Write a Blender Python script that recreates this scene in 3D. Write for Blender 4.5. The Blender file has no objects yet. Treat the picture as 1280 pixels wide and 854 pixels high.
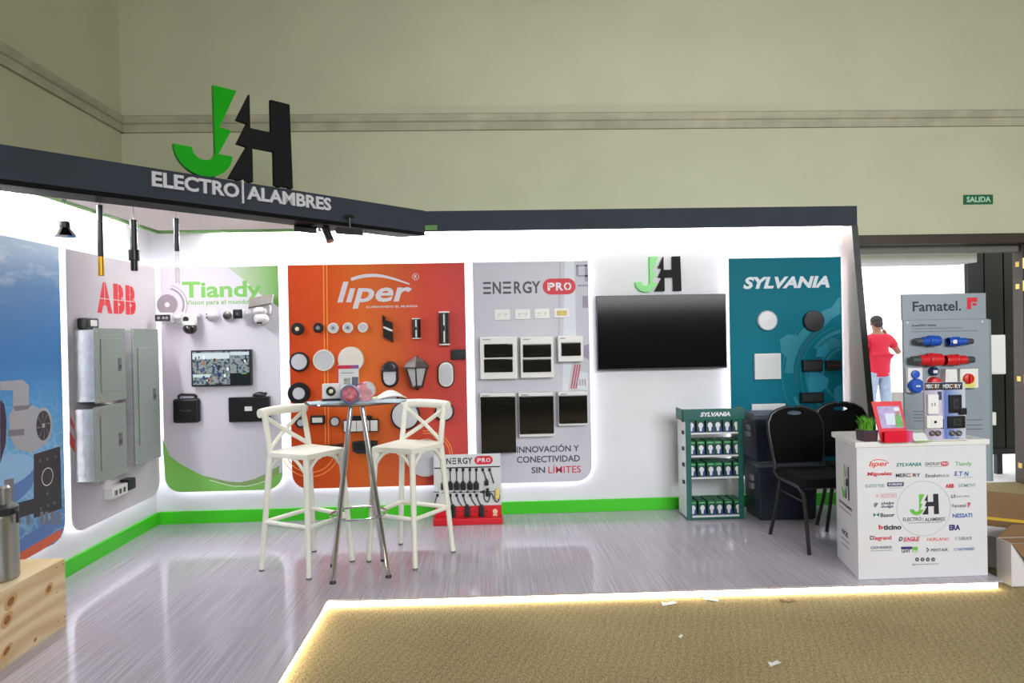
import bpy, bmesh, math, random
from mathutils import Matrix, Vector
random.seed(7)
S = bpy.context.scene
COL = S.collection
PI = math.pi

# ------------------------------------------------------------------ camera
F_PX, CAM_H, DW, LW, YAW, PITCH, ROLL = 850.0, 1.494, 5.702, 2.715, 0.0390, -0.0070, 0.0197
def _axes():
    cy, sy = math.cos(YAW), math.sin(YAW)
    xr = Vector((cy, -sy, 0)); yf = Vector((sy, cy, 0)); zu = Vector((0, 0, 1))
    cp, sp = math.cos(PITCH), math.sin(PITCH)
    fwd = yf*cp + zu*sp; up = zu*cp - yf*sp
    cr, sr = math.cos(ROLL), math.sin(ROLL)
    return xr*cr - up*sr, xr*sr + up*cr, fwd
RIGHT, UP, FWD = _axes()
CAM = Vector((0, 0, CAM_H))
cd = bpy.data.cameras.new('camera'); co = bpy.data.objects.new('camera', cd); COL.objects.link(co)
co.matrix_world = Matrix(((RIGHT.x, UP.x, -FWD.x, 0), (RIGHT.y, UP.y, -FWD.y, 0), (RIGHT.z, UP.z, -FWD.z, CAM_H), (0, 0, 0, 1)))
cd.sensor_width = 36; cd.lens = F_PX/1280*36; cd.clip_start = 0.05; cd.clip_end = 200
S.camera = co

# ------------------------------------------------------------------ world, lights, exposure
W = bpy.data.worlds.new('sky'); S.world = W; W.use_nodes = True
bg = W.node_tree.nodes['Background']; bg.inputs[0].default_value = (0.93, 0.96, 1.0, 1); bg.inputs[1].default_value = 2.6
S.view_settings.view_transform = 'Standard'; S.view_settings.look = 'None'
S.view_settings.gamma = 1; S.view_settings.exposure = 0.0; S.view_settings.use_curve_mapping = False
S.cycles.max_bounces = 7; S.cycles.diffuse_bounces = 4; S.cycles.glossy_bounces = 4
S.cycles.transmission_bounces = 6; S.cycles.transparent_max_bounces = 8
S.cycles.caustics_reflective = False; S.cycles.caustics_refractive = False
S.cycles.sample_clamp_indirect = 6
S.cycles.use_denoising = True
def area(name, loc, target, sx, sy, power, color=(1, 1, 1), spread=180):
    l = bpy.data.lights.new(name, 'AREA'); l.shape = 'RECTANGLE'; l.size = sx; l.size_y = sy
    l.energy = power; l.color = color; l.spread = math.radians(spread)
    o = bpy.data.objects.new(name, l); COL.objects.link(o); o.location = loc
    o.rotation_euler = (Vector(target)-Vector(loc)).to_track_quat('-Z', 'Y').to_euler()
    return o
area('hall_window_light', (3.6, -3.6, 3.3), (2.7, 5.7, 0.8), 6.0, 2.4, 238, (0.95, 0.97, 1.0), 104)
area('hall_ceiling_light', (0.5, 2.2, 5.7), (0.8, 3.2, 0), 4.0, 2.0, 30, (1.0, 0.97, 0.9), 110)

# ------------------------------------------------------------------ pixel -> place helpers
def ray(u, v):
    return FWD + RIGHT*((u-640)/F_PX) - UP*((v-427)/F_PX)
def hit(u, v, P, N):
    d = ray(u, v); N = Vector(N)
    return CAM + d*((Vector(P)-CAM).dot(N)/d.dot(N))
def at_y(u, v, Y): return hit(u, v, (0, Y, 0), (0, 1, 0))
def at_z(u, v, Z): return hit(u, v, (0, 0, Z), (0, 0, 1))
def at_x(u, v, X): return hit(u, v, (X, 0, 0), (1, 0, 0))
def frame(o, X, Y, Z):
    return Matrix(((X[0], Y[0], Z[0], o[0]), (X[1], Y[1], Z[1], o[1]), (X[2], Y[2], Z[2], o[2]), (0, 0, 0, 1)))
def floor_frame(x, y, z=0, rz=0): return Matrix.Translation((x, y, z)) @ Matrix.Rotation(rz, 4, 'Z')
class Plane:
    """an upright plane: local X runs along it, local Y is up, local Z comes out of it"""
    def __init__(s, o, ang=0.0):
        s.X = Vector((math.cos(ang), math.sin(ang), 0)); s.Y = Vector((0, 0, 1)); s.Z = s.X.cross(s.Y); s.o = Vector(o)
    def hit(s, u, v): return hit(u, v, s.o, s.Z)
    def at(s, u, v): return frame(s.hit(u, v), s.X, s.Y, s.Z)
    def box(s, u0, v0, u1, v1):
        um, vm = (u0+u1)/2, (v0+v1)/2
        c = s.hit(um, vm)
        w = (s.hit(u1, vm)-s.hit(u0, vm)).length; h = (s.hit(um, v0)-s.hit(um, v1)).length
        return frame(c, s.X, s.Y, s.Z), w, h
    def loc(s, M, u, v):
        p = s.hit(u, v)-M.translation
        return (p.dot(s.X), p.dot(s.Y))
    def rect(s, M, u0, v0, u1, v1):
        um, vm = (u0+u1)/2, (v0+v1)/2
        c = s.loc(M, um, vm)
        w = (s.hit(u1, vm)-s.hit(u0, vm)).length; h = (s.hit(um, v0)-s.hit(um, v1)).length
        return (c[0]-w/2, c[1]-h/2, c[0]+w/2, c[1]+h/2)
    def shifted(s, d):
        q = Plane(s.o+s.Z*d); q.X, q.Y, q.Z = s.X, s.Y, s.Z
        return q

# ------------------------------------------------------------------ materials
def lin(c): 
    c = c/255.0
    return c/12.92 if c <= 0.04045 else ((c+0.055)/1.055)**2.4
def C(r, g, b): return (lin(r), lin(g), lin(b), 1)
MATS = {}
def mat(name, rgb, rough=0.5, metal=0.0, emit=0.0, spec=0.5, vary=0.0, scale=8.0, bump=0.0, alpha=1.0, coat=0.0, trans=0.0, aniso=(1, 1, 1)):
    if name in MATS: return MATS[name]
    m = bpy.data.materials.new(name); m.use_nodes = True
    nt = m.node_tree; b = nt.nodes['Principled BSDF']
    col = C(*rgb)
    b.inputs['Base Color'].default_value = col; b.inputs['Roughness'].default_value = rough
    b.inputs['Metallic'].default_value = metal; b.inputs['Specular IOR Level'].default_value = spec
    b.inputs['Alpha'].default_value = alpha; b.inputs['Coat Weight'].default_value = coat
    b.inputs['Transmission Weight'].default_value = trans
    if emit: 
        b.inputs['Emission Color'].default_value = col; b.inputs['Emission Strength'].default_value = emit
    if vary or bump:
        tc = nt.nodes.new('ShaderNodeTexCoord'); mp = nt.nodes.new('ShaderNodeMapping'); mp.inputs['Scale'].default_value = aniso
        nt.links.new(tc.outputs['Object'], mp.inputs['Vector'])
        n = nt.nodes.new('ShaderNodeTexNoise'); n.inputs['Scale'].default_value = scale; n.inputs['Detail'].default_value = 5
        nt.links.new(mp.outputs[0], n.inputs['Vector'])
        if vary:
            r = nt.nodes.new('ShaderNodeValToRGB')
            r.color_ramp.elements[0].position = 0.3; r.color_ramp.elements[1].position = 0.7
            r.color_ramp.elements[0].color = tuple(max(0, x*(1-vary)) for x in col[:3])+(1,)
            r.color_ramp.elements[1].color = tuple(min(1, x*(1+vary)) for x in col[:3])+(1,)
            nt.links.new(n.outputs[0], r.inputs[0]); nt.links.new(r.outputs[0], b.inputs['Base Color'])
        if bump:
            bp = nt.nodes.new('ShaderNodeBump'); bp.inputs['Strength'].default_value = bump; bp.inputs['Distance'].default_value = 0.01
            nt.links.new(n.outputs[0], bp.inputs['Height']); nt.links.new(bp.outputs[0], b.inputs['Normal'])
    MATS[name] = m
    return m
def nodes_of(m): return m.node_tree, m.node_tree.nodes, m.node_tree.links, m.node_tree.nodes['Principled BSDF']
def ramp_mat(name, stops, axis, lo, hi, rough=0.5, spec=0.12):
    """printed gradient running along one local axis of the sheet"""
    m = mat(name, (200, 200, 200), rough, spec=spec); nt, N, L, b = nodes_of(m)
    tc = N.new('ShaderNodeTexCoord'); sp = N.new('ShaderNodeSeparateXYZ'); mr = N.new('ShaderNodeMapRange'); r = N.new('ShaderNodeValToRGB')
    L.new(tc.outputs['Object'], sp.inputs[0]); L.new(sp.outputs[axis], mr.inputs[0])
    mr.inputs[1].default_value = lo; mr.inputs[2].default_value = hi
    L.new(mr.outputs[0], r.inputs[0]); e = r.color_ramp.elements
    while len(e) < len(stops): e.new(0.5)
    for i, (p, c) in enumerate(stops): e[i].position = p; e[i].color = C(*c)
    L.new(r.outputs[0], b.inputs['Base Color'])
    return m

# ------------------------------------------------------------------ mesh builder
FONT_CACHE = {}
def text_mesh(s, bold, shear, space):
    k = (s, bold, shear, space)
    if k not in FONT_CACHE:
        cu = bpy.data.curves.new('t', 'FONT'); cu.body = s; cu.size = 1; cu.offset = bold; cu.shear = shear
        cu.space_character = space; cu.resolution_u = 3
        o = bpy.data.objects.new('t', cu); COL.objects.link(o)
        dg = bpy.context.evaluated_depsgraph_get(); me = bpy.data.meshes.new_from_object(o.evaluated_get(dg))
        vs = [tuple(v.co) for v in me.vertices]; fs = [tuple(p.vertices) for p in me.polygons]
        bpy.data.objects.remove(o); bpy.data.curves.remove(cu); bpy.data.meshes.remove(me)
        FONT_CACHE[k] = (vs, fs)
    return FONT_CACHE[k]
class MB:
    def __init__(s): s.bm = bmesh.new(); s.mats = []; s.T = Matrix.Identity(4)
    def mi(s, m):
        if m not in s.mats: s.mats.append(m)
        return s.mats.index(m)
    def add(s, vs, fs, m, T=None):
        M = s.T @ T if T is not None else s.T
        nv = [s.bm.verts.new(M @ Vector(v)) for v in vs]; i = s.mi(m); out = []
        for f in fs:
            try:
                fc = s.bm.faces.new([nv[k] for k in f]); fc.material_index = i; out.append(fc)
            except ValueError: pass
        return nv, out
    def box(s, x0, x1, y0, y1, z0, z1, m, bev=0.0, seg=2, T=None):
        vs = [(x, y, z) for z in (z0, z1) for y in (y0, y1) for x in (x0, x1)]
        fs = [(0, 2, 3, 1), (4, 5, 7, 6), (0, 1, 5, 4), (2, 6, 7, 3), (0, 4, 6, 2), (1, 3, 7, 5)]
        nv, nf = s.add(vs, fs, m, T)
        if bev > 0:
            es = list({e for f in nf for e in f.edges})
            bmesh.ops.bevel(s.bm, geom=es, offset=bev, segments=seg, affect='EDGES', profile=0.5, clamp_overlap=True)
        return s
    def hexa(s, p, m, bev=0):     # eight corners: bottom four counter-clockwise, then top four
        nv, nf = s.add(p, [(3, 2, 1, 0), (4, 5, 6, 7), (0, 1, 5, 4), (1, 2, 6, 5), (2, 3, 7, 6), (3, 0, 4, 7)], m)
        if bev: bmesh.ops.bevel(s.bm, geom=list({e for f in nf for e in f.edges}), offset=bev, segments=2, affect='EDGES', profile=0.5)
        return s
    def prism(s, pts, z0, z1, m, T=None, bev=0.0):
        n = len(pts)
        a = sum(pts[i][0]*pts[(i+1) % n][1]-pts[(i+1) % n][0]*pts[i][1] for i in range(n))
        if a < 0: pts = pts[::-1]
        vs = [(x, y, z0) for x, y in pts]+[(x, y, z1) for x, y in pts]
        fs = [tuple(range(n-1, -1, -1)), tuple(range(n, 2*n))]+[(i, (i+1) % n, n+(i+1) % n, n+i) for i in range(n)]
        nv, nf = s.add(vs, fs, m, T)
        if bev: bmesh.ops.bevel(s.bm, geom=list(nf[1].edges), offset=bev, segments=2, affect='EDGES', profile=0.5)
        return s
    def flat(s, pts, z, m, T=None):
        n = len(pts)
        a = sum(pts[i][0]*pts[(i+1) % n][1]-pts[(i+1) % n][0]*pts[i][1] for i in range(n))
        if a < 0: pts = pts[::-1]
        s.add([(x, y, z) for x, y in pts], [tuple(range(n))], m, T); return s
    def frect(s, r, z, m): return s.flat([(r[0], r[1]), (r[2], r[1]), (r[2], r[3]), (r[0], r[3])], z, m)
    def disc(s, cx, cy, r, z, m, n=28, ry=None):
        ry = ry or r
        return s.flat([(cx+r*math.cos(2*PI*i/n), cy+ry*math.sin(2*PI*i/n)) for i in range(n)], z, m)
    def arc(s, cx, cy, r0, r1, a0, a1, z, m, n=28):
        vs = []; 
        for i in range(n+1):
            a = a0+(a1-a0)*i/n
            vs += [(cx+r0*math.cos(a), cy+r0*math.sin(a), z), (cx+r1*math.cos(a), cy+r1*math.sin(a), z)]
        s.add(vs, [(2*i, 2*i+1, 2*i+3, 2*i+2) for i in range(n)], m); return s
    def lathe(s, prof, m, T=None, n=28, sy=1.0, caps=True):
        vs = []; fs = []
        for r, z in prof: vs += [(r*math.cos(2*PI*i/n), sy*r*math.sin(2*PI*i/n), z) for i in range(n)]
        for j in range(len(prof)-1):
            for i in range(n): fs.append((j*n+i, j*n+(i+1) % n, (j+1)*n+(i+1) % n, (j+1)*n+i))
        if caps and prof[0][0] > 1e-6: fs.append(tuple(range(n-1, -1, -1)))
        if caps and prof[-1][0] > 1e-6: fs.append(tuple((len(prof)-1)*n+i for i in range(n)))
        s.add(vs, fs, m, T); return s
    def cyl(s, p0, p1, r, m, r1=None, n=14): return s.tube([p0, p1], r, m, n, r1)
    def tube(s, pts, r, m, n=10, r1=None, closed=False, flat=1.0):
        P = [Vector(p) for p in pts]; k = len(P); vs = []; fs = []
        r1 = r if r1 is None else r1; up = None
        for i, p in enumerate(P):
            if closed: d = (P[(i+1) % k]-P[i-1]).normalized()
            else: d = ((P[i+1] if i < k-1 else p)-(P[i-1] if i > 0 else p)).normalized()
            if up is None:
                up = Vector((0, 0, 1)) if abs(d.z) < 0.9 else Vector((1, 0, 0))
            up = (up-d*up.dot(d)).normalized(); sd = d.cross(up)
            q = r+(r1-r)*(i/max(1, k-1))
            vs += [p+sd*q*math.cos(2*PI*j/n)+up*q*flat*math.sin(2*PI*j/n) for j in range(n)]
        for i in range(k if closed else k-1):
            a, b = i*n, ((i+1) % k)*n
            for j in range(n): fs.append((a+j, a+(j+1) % n, b+(j+1) % n, b+j))
        if not closed: fs += [tuple(range(n-1, -1, -1)), tuple((k-1)*n+j for j in range(n))]
        nv, nf = s.add(vs, fs, m); return s
    def ball(s, c, rx, ry, rz, m, n=16, k=10):
        prof = [(math.sin(PI*i/k), -math.cos(PI*i/k)) for i in range(k+1)]
        prof[0] = (0.0001, -1); prof[-1] = (0.0001, 1)
        return s.lathe(prof, m, Matrix.Translation(c) @ Matrix.Diagonal((rx, ry, rz, 1)), n)
    def text(s, t, r, m, z=0.0008, depth=0.0, bold=0.0, shear=0.0, space=1.0):
        vs, fs = text_mesh(t, bold, shear, space)
        if not vs: return s
        x0 = min(v[0] for v in vs); x1 = max(v[0] for v in vs); y0 = min(v[1] for v in vs); y1 = max(v[1] for v in vs)
        sx = (r[2]-r[0])/(x1-x0); sy = (r[3]-r[1])/(y1-y0)
        q = [(r[0]+(v[0]-x0)*sx, r[1]+(v[1]-y0)*sy, z+depth) for v in vs]
        nv, nf = s.add(q, fs, m)
        if depth > 0:
            ed = {}
            for f in fs:
                for a, b in zip(f, f[1:]+f[:1]): ed[(a, b)] = 1
            bot = [s.bm.verts.new(s.T @ Vector((p[0], p[1], z))) for p in q]; i = s.mi(m)
            for (a, b) in ed:
                if (b, a) not in ed:
                    f = s.bm.faces.new((nv[b], nv[a], bot[a], bot[b])); f.material_index = i
        return s
    def build(s, name, parent=None, M=None, smooth=35):
        me = bpy.data.meshes.new(name); bmesh.ops.recalc_face_normals(s.bm, faces=[f for f in s.bm.faces if len(f.verts) > 0 and False])
        s.bm.to_mesh(me); s.bm.free()
        for m in s.mats: me.materials.append(m)
        if smooth:
            me.shade_smooth(); me.set_sharp_from_angle(angle=math.radians(smooth))
        o = bpy.data.objects.new(name, me); COL.objects.link(o)
        if smooth: o.modifiers.new('weighted_normals', 'WEIGHTED_NORMAL').keep_sharp = True
        if parent is not None: o.parent = parent
        elif M is not None: o.matrix_world = M
        return o
def tag(o, label=None, cat=None, group=None, kind=None):
    if label: o['label'] = label
    if cat: o['category'] = cat
    if group: o['group'] = group
    if kind: o['kind'] = kind
    return o
def thing(name, M, label, cat, group=None):
    o = bpy.data.objects.new(name, None); COL.objects.link(o); o.matrix_world = M; o.empty_display_size = 0.05
    return tag(o, label, cat, group)
def dup(root, M, label=None, group=None):
    r = root.copy(); COL.objects.link(r); r.matrix_world = M
    if label: r['label'] = label
    if group: r['group'] = group
    for ch in list(root.children):
        c = ch.copy(); COL.objects.link(c); c.parent = r
        for g in list(ch.children):
            d = g.copy(); COL.objects.link(d); d.parent = c
    return r
def struct(mb, name): return tag(mb.build(name, smooth=0), kind='structure')

# common materials
WHITE = mat('white_wall_paint', (222, 222, 226), 0.6, vary=0.03, scale=3)
BLACK = mat('black_plastic', (16, 16, 18), 0.35, vary=0.1)
DKGREY = mat('dark_grey_plastic', (38, 40, 43), 0.4, vary=0.1)
WPLAS = mat('white_plastic', (226, 226, 222), 0.35, vary=0.02)
CHROME = mat('chrome', (215, 215, 220), 0.12, metal=1.0, vary=0.02)
STEEL = mat('brushed_steel', (170, 172, 172), 0.35, metal=1.0, vary=0.08, scale=20, aniso=(1, 1, 12))
DIFF = mat('opal_diffuser', (214, 216, 218), 0.3, vary=0.02)
LED = mat('led_strip_glow', (248, 249, 255), 0.5, emit=19)
LEDTOP = mat('led_strip_top_glow', (255, 252, 248), 0.5, emit=60)
LEDCAN = mat('led_strip_canopy_glow', (252, 250, 255), 0.5, emit=290)
LEDFLOOR = mat('led_strip_floor_glow', (255, 238, 204), 0.5, emit=15)
GREEN = mat('lime_green_paint', (62, 196, 22), 0.4, vary=0.03)
JHG = mat('logo_green_acrylic', (26, 170, 24), 0.3, vary=0.03)
JHK = mat('logo_black_acrylic', (20, 20, 22), 0.65, spec=0.25, vary=0.05)
INK = mat('black_ink', (28, 28, 32), 0.5); GINK = mat('grey_ink', (88, 90, 96), 0.5); WINK = mat('white_ink', (226, 226, 230), 0.5)
RINK = mat('red_ink', (205, 26, 44), 0.5)
ANTH = mat('anthracite_cladding', (60, 66, 75), 0.8, spec=0.2, vary=0.06, scale=4)
# ================================================================== SETTING
HY = 6.35            # hall back wall
HXL = -3.28; HXR = 8.5; HYR = -5.5; HZ = 6.0; ZC = -0.05
hallp = mat('hall_wall_paint', (212, 213, 182), 0.8, vary=0.035, scale=1.6, bump=0.25)
m = hallp; nt, N, L, b = nodes_of(m)
DX0, DX1, DZ1 = at_y(1062, 305, HY).x, at_y(1267, 450, HY+0.22).x+0.03, at_y(1150, 299, HY).z
mb = MB()
mb.box(HXL-0.2, DX0, HY, HY+0.22, ZC, HZ, hallp); mb.box(DX1, HXR, HY, HY+0.22, ZC, HZ, hallp); mb.box(DX0, DX1, HY, HY+0.22, DZ1, HZ, hallp)
struct(mb, 'wall_back')
struct(MB().box(HXL-0.2, HXL, HYR, HY, ZC, HZ, hallp), 'wall_left')
struct(MB().box(HXR, HXR+0.2, HYR, HY+0.22, ZC, HZ, hallp), 'wall_right')
struct(MB().box(HXL-0.2, HXR+0.2, HYR-0.2, HYR, ZC, HZ, hallp), 'wall_rear')
struct(MB().box(HXL-0.2, HXR+0.2, HYR-0.2, HY+0.22, HZ, HZ+0.1, mat('hall_ceiling_paint', (120, 118, 108), 0.9, vary=0.05)), 'ceiling')
# moulded cornice: ogee section swept along both walls
corn = mat('cornice_plaster', (190, 188, 162), 0.8, vary=0.14, scale=5, bump=0.4)
zc0, zc1 = at_y(700, 162.5, HY).z, at_y(700, 141.5, HY).z
hh = zc1-zc0
prof = [(0, 0), (0.03, 0), (0.03, 0.05*hh/0.16), (0.018, 0.055*hh/0.16), (0.018, 0.075*hh/0.16), (0.036, 0.085*hh/0.16), (0.05, 0.12*hh/0.16), (0.05, hh*0.9), (0.02, hh), (0, hh)]
mb = MB(); mb.T = Matrix(((0, 0, 1, 0), (-1, 0, 0, HY), (0, 1, 0, zc0), (0, 0, 0, 1)))
mb.prism(prof, HXL, HXR, corn); struct(mb, 'trim_1')
mb = MB(); mb.T = Matrix(((1, 0, 0, HXL), (0, 0, 1, 0), (0, 1, 0, zc0), (0, 0, 0, 1)))
mb.prism(prof, HYR, HY, corn); struct(mb, 'trim_2')
# carpet
carp = mat('hall_carpet', (150, 132, 92), 0.95, spec=0.1); nt, N, L, b = nodes_of(carp)
tc = N.new('ShaderNodeTexCoord')
n1 = N.new('ShaderNodeTexNoise'); n1.inputs['Scale'].default_value = 120; n1.inputs['Detail'].default_value = 4
mp = N.new('ShaderNodeMapping'); mp.inputs['Rotation'].default_value = (0, 0, 0.62); mp.inputs['Scale'].default_value = (1, 0.5, 1)
L.new(tc.outputs['Object'], mp.inputs[0]); L.new(mp.outputs[0], n1.inputs['Vector'])
wv = N.new('ShaderNodeTexWave'); wv.inputs['Scale'].default_value = 9; wv.inputs['Distortion'].default_value = 5; wv.inputs['Detail'].default_value = 3; wv.inputs['Detail Scale'].default_value = 2
L.new(mp.outputs[0], wv.inputs['Vector'])
n2 = N.new('ShaderNodeTexNoise'); n2.inputs['Scale'].default_value = 1.6; n2.inputs['Detail'].default_value = 3; L.new(tc.outputs['Object'], n2.inputs['Vector'])
ma = N.new('ShaderNodeMath'); ma.operation = 'MULTIPLY_ADD'; ma.inputs[1].default_value = 0.07; L.new(wv.outputs['Fac'], ma.inputs[0]); L.new(n1.outputs[0], ma.inputs[2])
mb2 = N.new('ShaderNodeMath'); mb2.operation = 'MULTIPLY_ADD'; mb2.inputs[1].default_value = 0.25; L.new(n2.outputs[0], mb2.inputs[0]); L.new(ma.outputs[0], mb2.inputs[2])
r = N.new('ShaderNodeValToRGB'); r.color_ramp.elements[0].position = 0.40; r.color_ramp.elements[1].position = 0.92
r.color_ramp.elements[0].color = C(114, 99, 66); r.color_ramp.elements[1].color = C(176, 160, 121)
L.new(mb2.outputs[0], r.inputs[0]); L.new(r.outputs[0], b.inputs['Base Color'])
bp = N.new('ShaderNodeBump'); bp.inputs['Strength'].default_value = 0.6; bp.inputs['Distance'].default_value = 0.008
L.new(n1.outputs[0], bp.inputs['Height']); L.new(bp.outputs[0], b.inputs['Normal'])
struct(MB().box(HXL-0.2, HXR+0.2, HYR-0.2, HY+0.22, ZC-0.1, ZC, carp), 'floor')
# booth platform with laminate top
lam = mat('laminate_floor', (168, 162, 170), 0.16, spec=0.5); nt, N, L, b = nodes_of(lam)
tc = N.new('ShaderNodeTexCoord'); mp = N.new('ShaderNodeMapping'); mp.inputs['Scale'].default_value = (130, 1.4, 1); L.new(tc.outputs['Object'], mp.inputs[0])
n1 = N.new('ShaderNodeTexNoise'); n1.inputs['Scale'].default_value = 1; n1.inputs['Detail'].default_value = 5; n1.inputs['Roughness'].default_value = 0.65; L.new(mp.outputs[0], n1.inputs['Vector'])
mp2 = N.new('ShaderNodeMapping'); mp2.inputs['Rotation'].default_value = (0, 0, PI/2); L.new(tc.outputs['Object'], mp2.inputs[0])
br = N.new('ShaderNodeTexBrick'); br.inputs['Scale'].default_value = 1; br.inputs['Brick Width'].default_value = 1.2; br.inputs['Row Height'].default_value = 0.2; br.inputs['Mortar Size'].default_value = 0.0015
br.inputs['Color1'].default_value = (0.44, 0.44, 0.44, 1); br.inputs['Color2'].default_value = (0.56, 0.56, 0.56, 1); br.inputs['Mortar'].default_value = (0.3, 0.3, 0.3, 1)
L.new(mp2.outputs[0], br.inputs['Vector'])
ma = N.new('ShaderNodeMath'); ma.operation = 'MULTIPLY_ADD'; ma.inputs[1].default_value = 0.35; ma.inputs[2].default_value = -0.17; L.new(br.outputs['Color'], ma.inputs[0])
mc = N.new('ShaderNodeMath'); mc.operation = 'ADD'; L.new(ma.outputs[0], mc.inputs[0]); L.new(n1.outputs[0], mc.inputs[1])
r = N.new('ShaderNodeValToRGB'); r.color_ramp.elements[0].position = 0.33; r.color_ramp.elements[1].position = 0.7
r.color_ramp.elements[0].color = C(154, 148, 157); r.color_ramp.elements[1].color = C(190, 184, 194)
L.new(mc.outputs[0], r.inputs[0]); L.new(r.outputs[0], b.inputs['Base Color'])
mr = N.new('ShaderNodeMapRange'); mr.inputs[3].default_value = 0.05; mr.inputs[4].default_value = 0.15; L.new(n1.outputs[0], mr.inputs[0]); L.new(mr.outputs[0], b.inputs['Roughness'])
YB = DW+0.03; XL = -LW-0.03
P0 = at_z(410, 750, 0); P1 = at_z(348, 854, 0); PX = P0.x
plat = [(XL-0.05, 1.2), (PX-0.015, 1.2), (PX, P0.y), (3.02, P0.y-0.06), (3.14, 5.1), (3.14, YB+0.05), (XL-0.05, YB+0.05)]
struct(MB().prism(plat, -0.012, 0.0, lam), 'floor_platform')
inner = [(XL-0.05, 1.2), (PX-0.045, 1.2), (PX-0.03, P0.y+0.03), (2.99, P0.y-0.03), (3.11, 5.1), (3.11, YB+0.05), (XL-0.05, YB+0.05)]
struct(MB().prism(inner, ZC, -0.012, mat('platform_side_white', (215, 215, 215), 0.5, vary=0.03)), 'trim_3')
mb = MB()
for a, b_ in (((PX-0.034, 1.2), (PX-0.02, P0.y+0.02)), ((PX-0.02, P0.y+0.02), (2.995, P0.y-0.04))):
    a = Vector(a); b_ = Vector(b_); d = (b_-a).normalized(); n = Vector((d.y, -d.x))
    q = [a, b_, b_+n*0.012, a+n*0.012]
    mb.prism([(p.x, p.y) for p in q], ZC+0.002, -0.0125, LEDFLOOR)
tag(mb.build('led_light_strip', smooth=0), 'warm glowing LED strip under the front edge of the booth platform', 'light strip')
# booth walls
ZT = at_y(800, 284, DW-0.12).z
struct(MB().box(XL-0.06, 3.13, YB, YB+0.06, ZC, ZT+0.10, WHITE), 'wall_booth_back')
struct(MB().box(XL-0.06, XL, 1.2, YB+0.06, ZC, ZT+0.10, WHITE), 'wall_booth_left')
zb = 0.102
mb = MB(); mb.box(XL+0.022, 3.08, YB-0.022, YB, 0, zb, GREEN, 0.002); struct(mb, 'baseboard_back')
mb = MB(); mb.box(XL, XL+0.022, 1.2, YB-0.022, 0, zb, GREEN, 0.002); struct(mb, 'baseboard_left')
# header beam over the back wall, with the LED washing the wall from behind it
bt0, bt1 = at_y(800, 285.5, DW-0.12), at_y(800, 260.7, DW-0.12)
BX0, BX1 = at_y(537, 275, DW-0.12).x, at_y(1071.5, 270, DW-0.12).x
mb = MB(); mb.box(BX0-0.1, BX1, DW-0.12, DW-0.09, bt0.z, bt1.z, ANTH, 0.002); [mb.box(x-0.015, x+0.015, DW-0.09, YB+0.02, bt1.z-0.03, bt1.z-0.002, ANTH) for x in (BX0, BX0+0.9, BX0+1.8, BX0+2.7, BX1-0.03)]
struct(mb, 'trim_4')
SZ = bt0.z+0.012        # soffit underside
tag(MB().box(BX0, BX1-0.06, DW-0.02, DW-0.005, SZ+0.004, SZ+0.016, LEDTOP).box(XL+0.55, BX0-0.01, DW-0.02, DW-0.005, SZ-0.016, SZ-0.006, LEDCAN).build('led_light_strip', smooth=0), 'bright LED strip along the top of the back display wall', 'light strip')
tag(MB().box(XL+0.035, XL+0.05, 3.2, 5.2, SZ-0.016, SZ-0.006, LEDCAN).build('led_light_strip', smooth=0), 'bright LED strip along the top of the left display wall', 'light strip')
# green edge trim where the canopy meets the walls
gt = mat('green_edge_trim', (92, 140, 70), 0.5, vary=0.05)
struct(MB().box(XL+0.13, BX0+0.06, DW-0.13, DW-0.115, SZ-0.004, SZ+0.035, gt), 'trim_5')
struct(MB().box(XL+0.125, XL+0.14, 3.2, DW-0.13, SZ-0.004, SZ+0.035, gt), 'trim_6')
# diagonal header (45 degrees) carrying the company name
HT = at_y(800, 260.7, DW-0.12).z
ha = at_z(0, 180, HT); hb = at_z(531, 263.5, HT)
hd = Vector((hb.x-ha.x, hb.y-ha.y, 0)); hang = math.atan2(hd.y, hd.x); hd.normalize()
h0 = Vector((ha.x, ha.y, 0))-hd*0.55
HP = Plane((ha.x, ha.y, 0), hang)
HB = HP.hit(250, 255).z
hn = HP.Z
struct(MB().prism([(h0.x, h0.y), (hb.x, hb.y), (hb.x-hn.x*0.10, hb.y-hn.y*0.10), (h0.x-hn.x*0.10, h0.y-hn.y*0.10)], HB, HT, ANTH), 'trim_7')
lo = mat('black_header_base', (14, 15, 16), 0.6, spec=0.1, vary=0.08)
struct(MB().prism([(h0.x, h0.y), (hb.x-hd.x*0.0, hb.y-hd.y*0.0), (hb.x-hn.x*0.20-hd.x*0.1, hb.y-hn.y*0.20-hd.y*0.1), (h0.x-hn.x*0.20, h0.y-hn.y*0.20)], HB-0.028, HB-0.001, lo), 'trim_8')
# soffit between header and walls
sf = mat('soffit_panel', (236, 224, 222), 0.7, vary=0.02)
q1 = Vector((hb.x, hb.y, 0))-hn*0.06; q0 = q1-hd*((q1.x-(XL+0.14))/hd.x)
struct(MB().prism([(q0.x, q0.y), (q1.x, q1.y), (q1.x, DW-0.132), (XL+0.14, DW-0.132)], SZ+0.02, SZ+0.05, sf).prism([(XL, q0.y-0.25), (q0.x, q0.y), (q1.x, q1.y), (q1.x, YB+0.03), (XL, YB+0.03)], SZ+0.0505, SZ+0.07, sf), 'ceiling_booth_and_light_cover')  # upper prism: unseen cover added to block LED light leaking into the hall
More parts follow.
